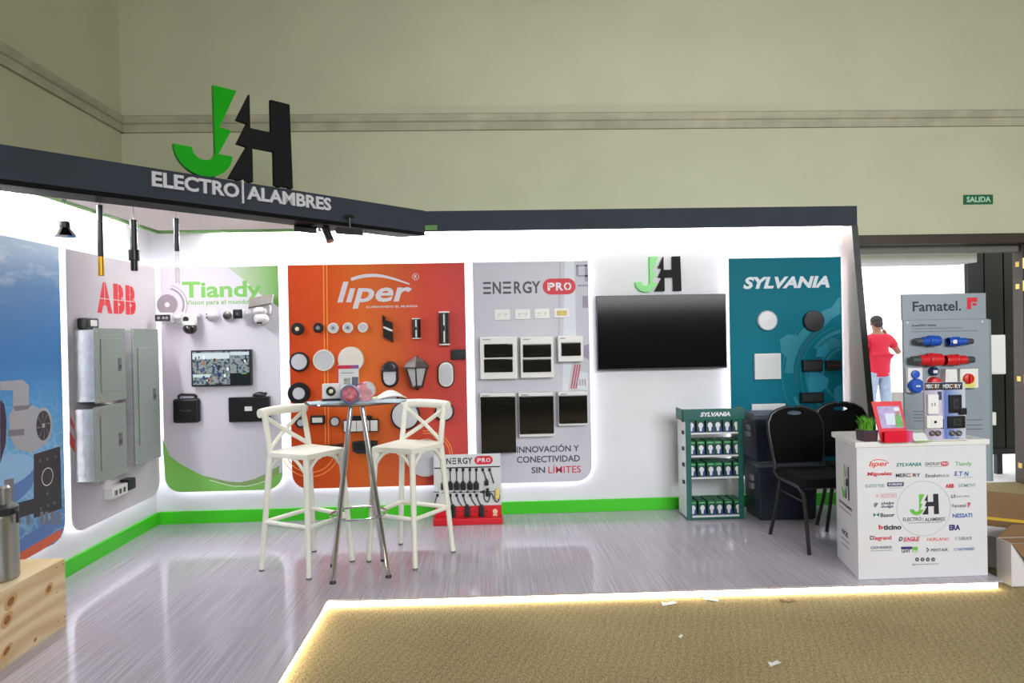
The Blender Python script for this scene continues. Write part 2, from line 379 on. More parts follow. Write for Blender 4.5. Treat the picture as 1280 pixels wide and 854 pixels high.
# tapering side wing at the right end
wing = mat('wing_panel_taupe', (176, 166, 160), 0.55, vary=0.04, scale=3)
mb = MB(); mb.T = Matrix(((0, 0, 1, 0), (1, 0, 0, 0), (0, 1, 0, 0), (0, 0, 0, 1)))
wp = [(YB+0.06, 0), (5.27, 0), (5.375, 0.76), (5.585, bt0.z), (YB+0.06, bt0.z)]
mb.prism(wp, 3.082, 3.128, wing)
wd = mat('wing_edge_dark', (60, 66, 66), 0.5, vary=0.06)
mb.prism([(5.269, 0), (5.374, 0.76), (5.584, bt0.z), (5.578, bt0.z), (5.366, 0.76), (5.26, 0)], 3.080, 3.131, wd)
mb.prism(wp, 3.128, 3.133, wd); struct(mb, 'wall_booth_right')
# ---- door: brown frame, transom bar, open outside
brown = mat('door_frame_brown', (66, 56, 44), 0.5, vary=0.18, scale=5, aniso=(1, 1, 6))
mb = MB()
lz0, lz1 = at_y(1150, 305, HY-0.03).z, at_y(1150, 293, HY-0.03).z
mb.box(DX0-0.08, HXR-1.5, HY-0.03, HY+0.2, lz0, lz1, brown, 0.004)
mb.box(DX1-0.03, DX1+0.06, HY-0.03, HY+0.22, ZC, lz0, brown, 0.004)
mb.box(DX1-0.045, DX1-0.03, HY+0.07, HY+0.11, ZC, lz0, brown, 0.003)
mb.box(DX0-0.02, DX0+0.05, HY-0.03, HY+0.2, ZC, lz0, brown, 0.004)
dfr = struct(mb, 'door_1')
brass = mat('brass', (222, 184, 98), 0.3, metal=0.6, vary=0.05)
for v in (330, 358, 474, 583):
    z = at_y(1274, v, HY+0.12).z
    hmb = MB(); hmb.cyl((DX1-0.05, HY+0.055, z-0.05), (DX1-0.05, HY+0.055, z+0.05), 0.010, brass, n=8)
    hmb.box(DX1-0.036, DX1-0.029, HY-0.02, HY+0.05, z-0.045, z+0.045, brass, 0.002)
    hmb.box(DX1-0.036, DX1-0.029, HY+0.125, HY+0.175, z-0.025, z+0.025, brass, 0.002); hmb.build('hinge', dfr)

tb = mat('transom_grey', (120, 120, 112), 0.6, vary=0.08)
z0_, z1_ = at_y(1150, 317, HY+0.15).z, at_y(1150, 309, HY+0.15).z
struct(MB().box(DX0, DX1, HY+0.12, HY+0.2, z0_, z1_, tb, 0.003), 'trim_10')
# outside: paving, soffit of a shutter housing, dark metal gate
og = mat('outside_paving', (214, 212, 214), 0.8, vary=0.05, scale=4)
struct(MB().box(-2, 34, HY+0.22, 46, ZC-0.12, ZC-0.015, og), 'ground')
struct(MB().box(DX0-0.3, at_y(1208, 320, 6.9).x, 6.75, 7.05, at_y(1150, 329, 6.75).z, at_y(1150, 316, 6.75).z, mat('outside_soffit_white', (200, 200, 206), 0.7, vary=0.04)), 'trim_11')
gx0, gx1 = at_y(1210, 450, 7.0).x, at_y(1272, 450, 7.0).x
gz1 = at_y(1240, 314, 7.0).z
dm = mat('dark_gate_metal', (34, 36, 44), 0.5, vary=0.12, scale=4)
gg = thing('metal_gate', floor_frame(gx0, 7.0, 0), 'dark grooved metal gate panel standing outside behind the open doorway', 'gate')
gw = gx1-gx0+0.5; gb = at_y(1240, 562, 7.0).z
mb = MB()
xs = [0, 0.19, 0.40, 0.62, 0.85, gw]
for a, b_ in zip(xs, xs[1:]): mb.box(a+0.006, b_-0.006, 0, 0.05, gb, gz1, dm, 0.008)
mb.box(0, gw, 0.02, 0.04, gb, gz1, dm); mb.build('panel', gg)
mb = MB(); mb.box(0, gw, -0.02, 0.06, gb-0.05, gb+0.01, dm, 0.004); mb.build('bottom_rail', gg)
mb = MB(); mb.box(0.3, 0.36, 0, 0.05, ZC-0.015, gb-0.05, dm); mb.build('leg', gg)
mb = MB(); mb.box(gw-0.1, gw-0.04, 0, 0.05, ZC-0.015, gb-0.05, dm); mb.build('leg', gg)
# utility box outside
f, w, h = Plane((0, 12.0, 0)).box(1119, 490, 1133, 530)
c = f.translation
ub = thing('utility_box', floor_frame(c.x, 12.2, ZC-0.015), 'grey louvred box standing outside beyond the open doorway', 'utility box')
um = mat('grey_utility_paint', (150, 146, 142), 0.6, vary=0.05)
zz = c.z+h/2-ZC
mb = MB(); mb.box(-w/2, w/2, -0.12, 0.12, 0, zz, um, 0.01); mb.build('body', ub)
mb = MB()
for i in range(8): mb.box(-w*0.42, w*0.42, -0.135, -0.118, zz*(0.35+0.07*i), zz*(0.35+0.07*i)+0.03, um)
mb.build('louvre', ub)
# exit sign
SP = Plane((0, HY, 0))
f, w, h = SP.box(1204, 243.8, 1240, 255.6)
es = thing('exit_sign', f, 'small green SALIDA exit sign on the hall wall above the doorway', 'sign')
sg = mat('exit_sign_green', (22, 112, 66), 0.4, vary=0.04)
MB().box(-w/2, w/2, -h/2, h/2, 0, 0.015, sg, 0.002).build('plate', es)
mb = MB(); mb.text('SALIDA', (-w*0.42, -h*0.3, w*0.42, h*0.3), mat('exit_sign_letters', (196, 232, 210), 0.5), 0.0155, bold=0.03)
mb.build('lettering', es)
# ================================================================== LOGOS
JX0, JX1, JY0, JY1 = 303.0, 577.0, 308.0, 98.0
def _arc(cx, cy, r, a0, a1, n=14, ry=None):
    ry = ry or r
    return [(cx+r*math.cos(a0+(a1-a0)*i/n), cy+ry*math.sin(a0+(a1-a0)*i/n)) for i in range(n+1)]
J_PTS = [(390, 98), (442, 98), (402, 190), (428, 193), (398, 252), (430, 252)] + _arc(366.5, 247, 63.5, 0.08, PI, 18, 61) + [(341, 247)] + _arc(366, 249, 25, PI, 0.0, 12, 22)[1:]
H_PTS = [(473, 98), (473, 177), (525, 177), (525, 98), (573, 98), (577, 303), (530, 303), (530, 222), (477, 222), (477, 303), (420, 303), (464, 223), (441, 220), (466, 168), (441, 165)]
def jh(r, pts):
    return [(r[0]+(x-JX0)/(JX1-JX0)*(r[2]-r[0]), r[1]+(y-JY0)/(JY1-JY0)*(r[3]-r[1])) for x, y in pts]
def energy_word(mb, r, ink, z, depth=0):
    """ENERGY with three-bar E letters"""
    x0, y0, x1, y1 = r; w = x1-x0; h = y1-y0
    cells = [(0, .135), (.165, .31), (.345, .485), (.535, .67), (.685, .845), (.845, 1)]
    for ch, (a, b) in zip('ENERGY', cells):
        xa, xb = x0+a*w, x0+b*w
        if ch == 'E':
            for k in range(3): mb.frect((xa, y0+h*(0.41*k), xb, y0+h*(0.41*k+0.18)), z, ink)
        else: mb.text(ch, (xa, y0, xb, y1), ink, z, bold=0.025)
def pill(mb, r, m, z):
    x0, y0, x1, y1 = r; rr = (y1-y0)/2; cy = (y0+y1)/2
    mb.flat(_arc(x1-rr, cy, rr, -PI/2, PI/2)+_arc(x0+rr, cy, rr, PI/2, 1.5*PI), z, m)
def pro_pill(mb, r, z, red, ink):
    pill(mb, r, red, z); x0, y0, x1, y1 = r; w = x1-x0; h = y1-y0
    for ch, a, b in (('P', .15, .37), ('R', .40, .62), ('O', .64, .87)): mb.text(ch, (x0+a*w, y0+.25*h, x0+b*w, y1-.25*h), ink, z+0.0004, bold=0.035)
    mb.frect((x0+.18*w, y0+.42*h, x0+.2*w, y1-.25*h), z+0.0006, red); mb.frect((x0+.745*w, y0+.25*h, x0+.765*w, y1-.25*h), z+0.0006, red)
def liper_word(mb, r, ink, z):
    x0, y0, x1, y1 = r; w = x1-x0; h = y1-y0
    mb.text('l\u0131per', (x0, y0, x1-.02*w, y0+.78*h), ink, z, bold=0.022, shear=0.22)
    top = [(x0+w*(.18+.77*t), y0+h*(.70+.30*math.sin(PI*min(1, .18+.82*t)**.9))) for t in [i/16 for i in range(17)]]
    bot = [(x0+w*(.19+.76*t), y0+h*(.66+.245*math.sin(PI*min(1, .16+.84*t)**.9))) for t in [i/16 for i in range(17)]]
    mb.flat(top+bot[::-1], z, ink)
def abb_word(mb, r, ink, bgm, z):
    x0, y0, x1, y1 = r; w = x1-x0; h = y1-y0
    for ch, a, b in (('A', 0, .37), ('B', .40, .69), ('B', .72, 1)):
        mb.text(ch, (x0+a*w, y0, x0+b*w, y1), ink, z, bold=0.07)
        c = x0+((a+b)/2 - (0.02 if ch == 'B' else 0))*w
        mb.frect((c-.006*w, y0, c+.006*w, y1), z+0.0004, bgm)
    mb.frect((x0, y0+.45*h, x1, y0+.475*h), z+0.0004, bgm)

# ================================================================== DISPLAY PANELS
PB = Plane((0, DW-0.03, 0)); PL = Plane((-LW+0.03, 0, 0), PI/2)
PZ0, PZ1 = 0.271, 2.119
def rounded(w, h, r, lo_l=True, lo_r=True):
    p = []
    p += _arc(-w/2+r, -h/2+r, r, PI, 1.5*PI, 8) if lo_l else [(-w/2, -h/2)]
    p += _arc(w/2-r, -h/2+r, r, 1.5*PI, 2*PI, 8) if lo_r else [(w/2, -h/2)]
    return p+[(w/2, h/2), (-w/2, h/2)]
def panel(name, plane, uL, uR, face, label, width=None, ll=True, lr=True):
    xr = plane.hit(uR, 450); xl = plane.hit(uL, 450) if uL is not None else xr-plane.X*width
    c = (xl+xr)/2; c.z = (PZ0+PZ1)/2
    w = (xr-xl).length; h = PZ1-PZ0
    M = frame(c, plane.X, plane.Y, plane.Z)
    t = thing(name, M, label, 'display panel')
    mb = MB(); pts = rounded(w, h, 0.13, ll, lr)
    edge = mat('panel_edge_white', (220, 220, 222), 0.5, vary=0.02)
    mb.prism(pts, -0.012, -0.0004, edge); mb.flat(pts, 0.0, face); mb.build('board', t, smooth=0)
    mb = MB(); pin = rounded(w-0.05, h-0.05, 0.11, ll, lr)
    for a, b in zip(pin, pin[1:]+pin[:1]):
        a = Vector((a[0], a[1], -0.028)); b = Vector((b[0], b[1], -0.028)); d = (b-a).normalized(); n = Vector((d.y, -d.x, 0))*0.006
        mb.add([a, b, b-n, a-n, a+Vector((0, 0, .005)), b+Vector((0, 0, .005)), b-n+Vector((0, 0, .005)), a-n+Vector((0, 0, .005))], [(3, 2, 1, 0), (4, 5, 6, 7), (0, 1, 5, 4), (1, 2, 6, 5), (2, 3, 7, 6), (3, 0, 4, 7)], LED)
    mb.build('led_strip', t, smooth=0)
    mb = MB()
    for x in (-w*0.3, w*0.3): mb.box(x-0.02, x+0.02, -h*0.4, h*0.4, -0.06, -0.0125, edge)
    mb.build('mounting_batten', t, smooth=0)
    return t, M, w, h
def R(M, plane, *px): return plane.rect(M, *px)

# --- underwater panel
sea = mat('underwater_print', (90, 140, 190), 0.4, spec=0.3); nt, N, L, b = nodes_of(sea)
tc = N.new('ShaderNodeTexCoord'); sp = N.new('ShaderNodeSeparateXYZ'); L.new(tc.outputs['Object'], sp.inputs[0])
mr = N.new('ShaderNodeMapRange'); mr.inputs[1].default_value = -0.92; mr.inputs[2].default_value = 0.92; L.new(sp.outputs[1], mr.inputs[0])
r = N.new('ShaderNodeValToRGB'); L.new(mr.outputs[0], r.inputs[0]); e = r.color_ramp.elements
for i, (p, c) in enumerate([(0.0, (72, 116, 176)), (0.25, (118, 176, 216)), (0.42, (88, 162, 212)), (0.62, (56, 124, 188)), (0.85, (74, 130, 186)), (1.0, (136, 170, 200))]):
    if i > 1: e.new(0.5)
for q, (p, c) in zip(range(6), [(0.0, (72, 116, 176)), (0.25, (118, 176, 216)), (0.42, (88, 162, 212)), (0.62, (56, 124, 188)), (0.85, (74, 130, 186)), (1.0, (136, 170, 200))]): e[q].position = p; e[q].color = C(*c)
mp = N.new('ShaderNodeMapping'); mp.inputs['Scale'].default_value = (3, 9, 1); L.new(tc.outputs['Object'], mp.inputs[0])
nz = N.new('ShaderNodeTexNoise'); nz.inputs['Scale'].default_value = 1.3; nz.inputs['Detail'].default_value = 5; L.new(mp.outputs[0], nz.inputs['Vector'])
rr = N.new('ShaderNodeMapRange'); rr.inputs[1].default_value = 0.52; rr.inputs[2].default_value = 0.72; L.new(nz.outputs[0], rr.inputs[0])
up = N.new('ShaderNodeMapRange'); up.inputs[1].default_value = 0.5; up.inputs[2].default_value = 0.95; L.new(sp.outputs[1], up.inputs[0])
mu = N.new('ShaderNodeMath'); mu.operation = 'MULTIPLY'; L.new(rr.outputs[0], mu.inputs[0]); L.new(up.outputs[0], mu.inputs[1])
vo = N.new('ShaderNodeTexVoronoi'); vo.feature = 'DISTANCE_TO_EDGE'; vo.inputs['Scale'].default_value = 13; L.new(tc.outputs['Object'], vo.inputs['Vector'])
vr = N.new('ShaderNodeMapRange'); vr.inputs[1].default_value = 0.10; vr.inputs[2].default_value = 0.0; L.new(vo.outputs[0], vr.inputs[0])
dn = N.new('ShaderNodeMapRange'); dn.inputs[1].default_value = 0.1; dn.inputs[2].default_value = -0.3; L.new(sp.outputs[1], dn.inputs[0])
mv = N.new('ShaderNodeMath'); mv.operation = 'MULTIPLY'; L.new(vr.outputs[0], mv.inputs[0]); L.new(dn.outputs[0], mv.inputs[1])
mv2 = N.new('ShaderNodeMath'); mv2.operation = 'MULTIPLY_ADD'; mv2.inputs[1].default_value = 0.35; L.new(mv.outputs[0], mv2.inputs[0]); L.new(mu.outputs[0], mv2.inputs[2])
mx = N.new('ShaderNodeMix'); mx.data_type = 'RGBA'; L.new(mv2.outputs[0], mx.inputs[0]); L.new(r.outputs[0], mx.inputs[6]); mx.inputs[7].default_value = C(190, 214, 226)
L.new(mx.outputs[2], b.inputs['Base Color'])
t, M, w, h = panel('display_panel', PL, None, 77, sea, 'blue underwater scene display panel with pump and touch panel picture, far left wall', width=1.15)
g = MB(); rg = lambda *p: R(M, PL, *p); P = lambda u, v: PL.loc(M, u, v)
silver = mat('print_silver', (164, 166, 172), 0.45); silver2 = mat('print_silver_dark', (116, 116, 122), 0.45); pk = mat('print_charcoal', (44, 40, 46), 0.45); orange_ink = mat('print_orange', (206, 96, 62), 0.45)
lb = mat('print_pale_blue', (140, 186, 222), 0.45); lb2 = mat('print_mid_blue', (84, 120, 176), 0.45); vi = mat('print_deep_violet', (52, 34, 60), 0.45)
X0 = -w/2
g.flat([(X0, P(0, 698)[1]), P(0, 690), P(45, 662), P(75, 640), P(77, 652), P(60, 672), P(0, 712)], 0.0004, lb2)
g.flat([P(0, 708), P(20, 694), P(77, 661), P(76, 672), P(52, 688), P(20, 706)], 0.0008, orange_ink)
g.disc(*P(5, 605), 0.26, 0.0007, lb2, ry=0.13); g.disc(*P(5, 590), 0.26, 0.0009, lb, ry=0.09)
g.flat([P(0, 477), P(28, 475), P(36, 482), P(36, 508), P(16, 508), P(16, 488), P(0, 488)], 0.0008, silver)
g.flat([P(11, 520), P(17, 508), P(40, 506), P(58, 516), P(63, 532), P(57, 555), P(40, 566), P(20, 562), P(12, 545)], 0.0010, silver)
g.flat([P(10, 538), P(30, 536), P(30, 544), P(10, 546)], 0.0012, silver2)
g.flat([P(16, 508), P(40, 506), P(34, 512), P(18, 514)], 0.0012, silver2)
cx, cy = P(54, 532); g.disc(cx, cy, 0.085, 0.0014, silver, ry=0.11); g.disc(cx, cy, 0.066, 0.0016, pk, ry=0.09)
for k in range(8):
    a = k*PI/4; g.flat([(cx+0.01*math.cos(a+1.2), cy+0.012*math.sin(a+1.2)), (cx+0.06*math.cos(a), cy+0.082*math.sin(a)), (cx+0.06*math.cos(a+0.12), cy+0.082*math.sin(a+0.12))], 0.0018, silver2)
g.disc(cx, cy, 0.014, 0.002, silver)
g.flat([P(0, 500), P(5, 505), P(8, 525), P(7, 555), P(0, 580)], 0.0012, vi)
g.flat([P(42, 568), P(75, 558), P(77, 636), P(42, 648)], 0.0012, pk)
cx, cy = P(59, 596); g.arc(cx, cy, 0.05, 0.055, 0, 2*PI, 0.0016, WINK)
for u, v in ((50, 576), (59, 574), (69, 571), (59, 617), (51, 636), (60, 632), (68, 629)): g.disc(*P(u, v), 0.011, 0.0016, GINK, 10)
g.flat([P(5, 600), P(17, 598), P(17, 640), P(5, 642)], 0.0014, silver2)
g.flat([P(17, 630), P(48, 622), P(48, 640), P(17, 650)], 0.0015, pk)
for u in (22, 33, 50, 56, 63, 70): g.flat([P(u, 640), P(u+4, 639), P(u+4, 655), P(u, 656)], 0.0013, silver2)
g.build('printed_picture', t, smooth=0)

# --- ABB panel
abbf = ramp_mat('abb_print', [(0, (176, 172, 180)), (0.35, (206, 202, 208)), (1, (212, 206, 210))], 0, -0.6, 0.6)
t, ABM, w, h = panel('display_panel', PL, 85.2, 196.2, abbf, 'pale grey display panel with three electrical enclosures, on the left wall')
g = MB(); M = ABM
rc = PL.rect(M, 122.5, 355, 170.5, 392.5)
abb_word(g, rc, mat('abb_red', (212, 34, 44), 0.5), abbf, 0.0008)
P = lambda u, v: PL.loc(M, u, v)
rs = mat('red_reflection_swoosh', (206, 62, 58), 0.5); ps = mat('print_pale_swoosh', (200, 186, 190), 0.5)
g.flat([P(87, 508), P(96, 518), P(108, 524), P(108, 540), P(96, 532), P(87, 520)], 0.0006, ps)
g.flat([P(87, 538), P(94, 552), P(108, 566), P(108, 578), P(96, 570), P(87, 556)], 0.0006, rs)  # red shapes: a shiny red reflection painted on as flat colour
g.flat([P(88, 520), P(96, 540), P(108, 552), P(108, 556), P(96, 545), P(88, 530)], 0.0008, rs)
g.build('printed_graphics', t, smooth=0)
encl = mat('enclosure_grey_steel', (140, 150, 142), 0.4, metal=0.2, vary=0.04, scale=6); galv = mat('galvanised_steel', (196, 198, 200), 0.38, metal=0.6, vary=0.1, scale=14)
def enclosure(M, w, h, d, label, handle=(0.3, 0.5)):
    t = thing('electrical_enclosure', M, label, 'electrical enclosure', 'grey steel enclosures on the left wall')
    mb = MB(); mb.box(-w/2+0.012, w/2-0.012, -h/2+0.012, h/2-0.012, 0, d-0.004, galv, 0.003)
    n = max(2, int(h/0.11))
    for i in range(n):
        y = -h/2+h*(i+0.5)/n
        for z in (d*0.35, d*0.72):
            mb.T = Matrix.Translation((-w/2+0.012, y, z)) @ Matrix.Rotation(-PI/2, 4, 'Y')
            mb.lathe([(0.020, 0.0), (0.020, 0.002), (0.012, 0.003)], galv, n=14)
    mb.T = Matrix.Identity(4); mb.build('body', t)
    mb = MB(); mb.box(-w/2, w/2, -h/2, h/2, d-0.004, d+0.008, encl, 0.004)
    for s in (-1, 1):
        for q in (-1, 1): mb.disc(s*(w/2-0.02), q*(h/2-0.02), 0.006, d+0.0086, galv, 10)
    mb.build('cover', t)
    mb = MB(); dx0, dx1 = -w*0.34, w*0.36
    mb.box(dx0, dx1, -h*0.36, h*0.36, d+0.008, d+0.014, encl, 0.003); do = mb.build('door', t)
    mb = MB(); mb.box(dx1-0.06, dx1-0.02, -0.045, 0.045, d+0.013, d+0.018, mat('latch_grey', (96, 98, 96), 0.4, vary=0.05), 0.002)
    mb.box(dx1-0.052, dx1-0.03, -0.03, 0.0, d+0.018, d+0.022, BLACK, 0.002); mb.build('latch', do)
    return t
def encl_px(plane, depth, u0, v0, u1, v1, label):
    q = plane.shifted(depth+0.01); f, w, h = q.box(u0, v0, u1, v1)
    f.translation -= plane.Z*(depth+0.01); return enclosure(f, w, h, depth, label)
encl_px(PL, 0.13, 120.5, 410.5, 158.5, 502, 'upper left grey steel enclosure on the pale left-wall panel, below the black socket')
encl_px(PL, 0.13, 120.5, 505.5, 159.5, 598, 'lower left grey steel enclosure on the pale left-wall panel, under its twin')
encl_px(PL, 0.11, 168.5, 411, 200.5, 577, 'tall right grey steel enclosure on the pale left-wall panel, next to the corner')
f, w, h = PL.shifted(0.06).box(107.5, 397.5, 122.5, 411.5); f.translation -= PL.Z*0.06
t = thing('power_socket', f, 'black industrial socket above the upper left grey enclosure', 'socket')
MB().box(-w/2, w/2, -h/2, h/2, 0, 0.07, BLACK, 0.012).build('body', t)
mb = MB(); mb.box(-w*0.26, w*0.26, -h*0.26, h*0.3, 0.068, 0.076, WPLAS, 0.004); mb.build('outlet', t)
mb = MB(); mb.cyl((w*0.1, 0, 0.03), (w*0.75, h*0.05, 0.03), 0.012, RINK, n=8); mb.build('cable_gland', t)
f, w, h = PL.shifted(0.05).box(139.5, 601, 170, 618); f.translation -= PL.Z*0.05
t = thing('circuit_breaker', f, 'small white and black circuit breaker low on the pale left-wall panel', 'circuit breaker')
mb = MB(); mb.box(-w/2, w*0.12, -h*0.5, h*0.3, 0, 0.06, WPLAS, 0.006)
for i in range(3): mb.box(-w*0.42+i*w*0.16, -w*0.33+i*w*0.16, -h*0.3, h*0.1, 0.06, 0.066, DKGREY, 0.002)
mb.build('body', t)
mb = MB(); mb.box(w*0.1, w*0.4, -h*0.35, h*0.5, 0, 0.07, BLACK, 0.008); mb.box(w*0.38, w*0.5, 0, h*0.3, 0.02, 0.05, BLACK, 0.004); mb.build('toggle', t)

# --- Tiandy panel
tia = ramp_mat('tiandy_print', [(0, (212, 204, 212)), (0.3, (222, 217, 228)), (1, (220, 218, 226))], 0, -0.5, 0.5)
t, M, w, h = panel('display_panel', PB, 202.5, 350, tia, 'white and green display panel with cameras and small screen, in the corner', lr=True)
TM = M; g = MB(); P = lambda u, v: PB.loc(TM, u, v)
tg = mat('tiandy_green', (116, 186, 84), 0.5); tg2 = ramp_mat('tiandy_soft_green', [(0, (221, 217, 227)), (0.45, (180, 202, 166)), (1, (122, 176, 98))], 0, -0.02, 0.47)
gw_ = mat('tiandy_wave_green', (128, 198, 90), 0.5); gw2 = mat('tiandy_wave_dark', (138, 172, 102), 0.5)
g.flat([P(285, 334.5), (w/2, h/2-0.001), P(348.8, 384), P(330, 372), P(312, 356)], 0.0004, tg2)
cv = [P(203, 548), P(212, 570), P(224, 579), P(240, 588), P(256, 596), P(270, 602), P(285, 606.5), P(300, 607.5), P(315, 606), P(332, 600), P(345, 594), (w/2-0.001, P(350, 590)[1])]
lowr = rounded(w-0.004, h-0.004, 0.13)
bl = [p for p in lowr if p[1] < P(203, 548)[1]]
# lower edge runs from left to right below the curve
g.flat(cv[::-1]+bl, 0.0005, gw_)
cv2 = [P(250, 594), P(270, 602.5), P(285, 607), P(300, 608), P(315, 606.5), P(332, 600.5), P(349, 592)]; cv3 = [P(349, 582), P(335, 591), P(318, 599), P(300, 603), P(285, 602), P(268, 598)]
g.flat(cv2+cv3, 0.0008, gw2)
wl = mat('tiandy_wave_line', (216, 232, 208), 0.5)
wv = [P(262, 600.5), P(276, 605), P(292, 608.5), P(308, 608.5), P(324, 605), P(340, 598.5)]
g.flat(wv+[(x, y+0.008) for x, y in wv[::-1]], 0.0011, wl)
c = P(209, 381); gl = mat('print_lens_grey', (184, 178, 184), 0.5); gl2 = mat('print_lens_mauve', (150, 136, 146), 0.5)
lx = -w/2
for r0, r1, m_, a in ((0.155, 0.165, gl, 1.35), (0.125, 0.14, gl2, 1.35), (0.02, 0.085, gl2, PI), (0.0, 0.02, WINK, PI)):
    g.arc(c[0], c[1], r0, r1, -a, a, 0.0006, m_, 24)
g.text('Tiandy', R(M, PB, 228, 351.5, 327.5, 378), tg, 0.0012, bold=0.03)
g.text('Vision para el mundo', R(M, PB, 232.3, 374.8, 311, 382.3), mat('tiandy_tagline', (120, 176, 96), 0.5), 0.0012, bold=0.02)
g.build('printed_graphics', t, smooth=0)

def put(plane, u0, v0, u1, v1, d=0.0):
    f, w, h = plane.shifted(d).box(u0, v0, u1, v1); f.translation -= plane.Z*d; return f, w, h
# six cameras in a row
camw = mat('camera_white', (214, 214, 214), 0.35, vary=0.02); lensk = mat('camera_lens_black', (12, 12, 14), 0.12, coat=0.5, vary=0.1)
CG = 'security cameras on the green-edged panel'
f, w, h = put(PB, 196.5, 391, 226, 403, 0.09)
t = thing('security_camera', f, 'bullet camera with wide black face, leftmost on the green-edged panel beside the wall corner', 'security camera', CG)
mb = MB(); mb.lathe([(0.05, 0), (0.05, 0.012), (0.035, 0.02)], camw, Matrix.Translation((w*0.3, 0, 0)), 20); mb.cyl((w*0.3, 0, 0.015), (0.0, 0, 0.07), 0.016, camw); mb.build('mount', t)
mb = MB(); mb.box(-w/2+0.01, w*0.16, -h*0.42, h*0.5, 0.06, 0.13, camw, 0.014); mb.build('housing', t)
mb = MB(); mb.box(-w/2, w*0.14, -h*0.40, h*0.30, 0.118, 0.136, lensk, 0.012)
for x in (-w*0.33, -w*0.12, w*0.02): mb.disc(x, -h*0.05, 0.012, 0.1365, mat('lens_glint', (150, 150, 156), 0.3), 12)
mb.build('face', t)
f, w, h = put(PB, 227.5, 391, 246.5, 418.5, 0.08)
t = thing('security_camera', f, 'dual white camera with black dome hanging below, second on the green-edged panel', 'security camera', CG)
mb = MB(); mb.box(-w*0.46, w*0.36, h*0.02, h*0.46, 0.02, 0.10, camw, 0.012); mb.box(-w*0.1, w*0.5, h*0.28, h*0.48, 0, 0.05, camw, 0.008); mb.build('housing', t)
mb = MB(); mb.T = Matrix.Translation((-w*0.15, h*0.2, 0.1)); mb.lathe([(0.022, 0), (0.022, 0.01), (0.012, 0.012)], lensk, n=18); mb.build('lens', t)
mb = MB(); mb.ball((0, -h*0.22, 0.075), w*0.44, h*0.27, 0.06, lensk); mb.build('dome', t)
mb = MB(); mb.lathe([(w*0.44, -0.012), (w*0.45, 0.0), (w*0.4, 0.02)], camw, Matrix.Translation((0, 0.0, 0.07)) @ Matrix.Rotation(-PI/2, 4, 'X'), 22); mb.build('collar', t)
f, w, h = put(PB, 256, 387, 271, 401.5, 0.05)
t = thing('security_camera', f, 'round white turret camera with two small dark dots, third on the green-edged panel', 'security camera', CG)
mb = MB(); mb.lathe([(w*0.5, 0), (w*0.5, 0.025), (w*0.42, 0.04)], camw); mb.ball((0, 0, 0.04), w*0.42, w*0.42, 0.05, camw); mb.build('housing', t)
mb = MB()
for y in (0.008, -0.018): mb.ball((-w*0.22, y, 0.079), 0.008, 0.008, 0.006, lensk)
mb.build('lens', t)
f, w, h = put(PB, 276.5, 387.5, 290.5, 401.5, 0.05)
t = thing('security_camera', f, 'round dome camera with dark grey glass, fourth on the green-edged panel', 'security camera', CG)
mb = MB(); mb.lathe([(w*0.5, 0), (w*0.5, 0.02), (w*0.44, 0.035), (w*0.40, 0.035)], camw); mb.build('base', t)
mb = MB(); mb.ball((0, 0, 0.033), w*0.41, w*0.41, 0.05, mat('smoked_dome', (74, 66, 66), 0.15, coat=0.5, vary=0.1)); mb.build('dome', t)
f, w, h = put(PB, 294, 386.5, 310, 398.5, 0.07)
t = thing('security_camera', f, 'compact bullet camera with black square face, fifth on the green-edged panel', 'security camera', CG)
mb = MB(); mb.lathe([(0.04, 0), (0.04, 0.015), (0.025, 0.02)], camw, Matrix.Translation((w*0.2, 0, 0)), 18); mb.cyl((w*0.2, 0, 0.015), (0, 0, 0.05), 0.016, camw); mb.box(-w*0.46, w*0.28, -h*0.46, h*0.46, 0.045, 0.12, camw, 0.014); mb.build('housing', t)
mb = MB(); mb.box(-w*0.5, w*0.24, -h*0.5, h*0.46, 0.112, 0.128, lensk, 0.014); mb.disc(-w*0.13, 0, 0.018, 0.1284, DKGREY, 16); mb.disc(-w*0.13, 0, 0.006, 0.1288, GINK, 10); mb.build('face', t)
f, w, h = put(PB, 315, 379, 338, 407.5, 0.08)
t = thing('security_camera', f, 'large white solar camera under a small tilted solar panel, rightmost on the green-edged panel', 'security camera', CG)
mb = MB(); mb.box(-w*0.15, w*0.45, h*0.0, h*0.42, 0, 0.06, camw, 0.012); mb.ball((-w*0.05, h*0.15, 0.08), w*0.36, h*0.2, 0.06, camw)
mb.cyl((w*0.1, h*0.35, 0.03), (w*0.05, h*0.62, 0.06), 0.012, camw); mb.build('housing', t)
mb = MB(); mb.ball((0, -h*0.2, 0.08), w*0.4, h*0.27, 0.07, camw); mb.build('dome', t)
mb = MB(); mb.box(-w*0.16, w*0.16, -h*0.43, -h*0.33, 0.10, 0.142, lensk, 0.01); mb.build('lens', t)
mb = MB(); mb.T = Matrix.Translation((-w*0.1, h*0.58, 0.07)) @ Matrix.Rotation(0.18, 4, 'Z') @ Matrix.Rotation(-0.75, 4, 'X')
mb.box(-0.085, 0.105, -0.055, 0.055, -0.006, 0.006, mat('solar_cell', (62, 56, 48), 0.6, vary=0.08), 0.003); mb.box(-0.09, 0.11, -0.06, 0.06, -0.01, -0.005, camw, 0.002); mb.build('solar_panel', t)
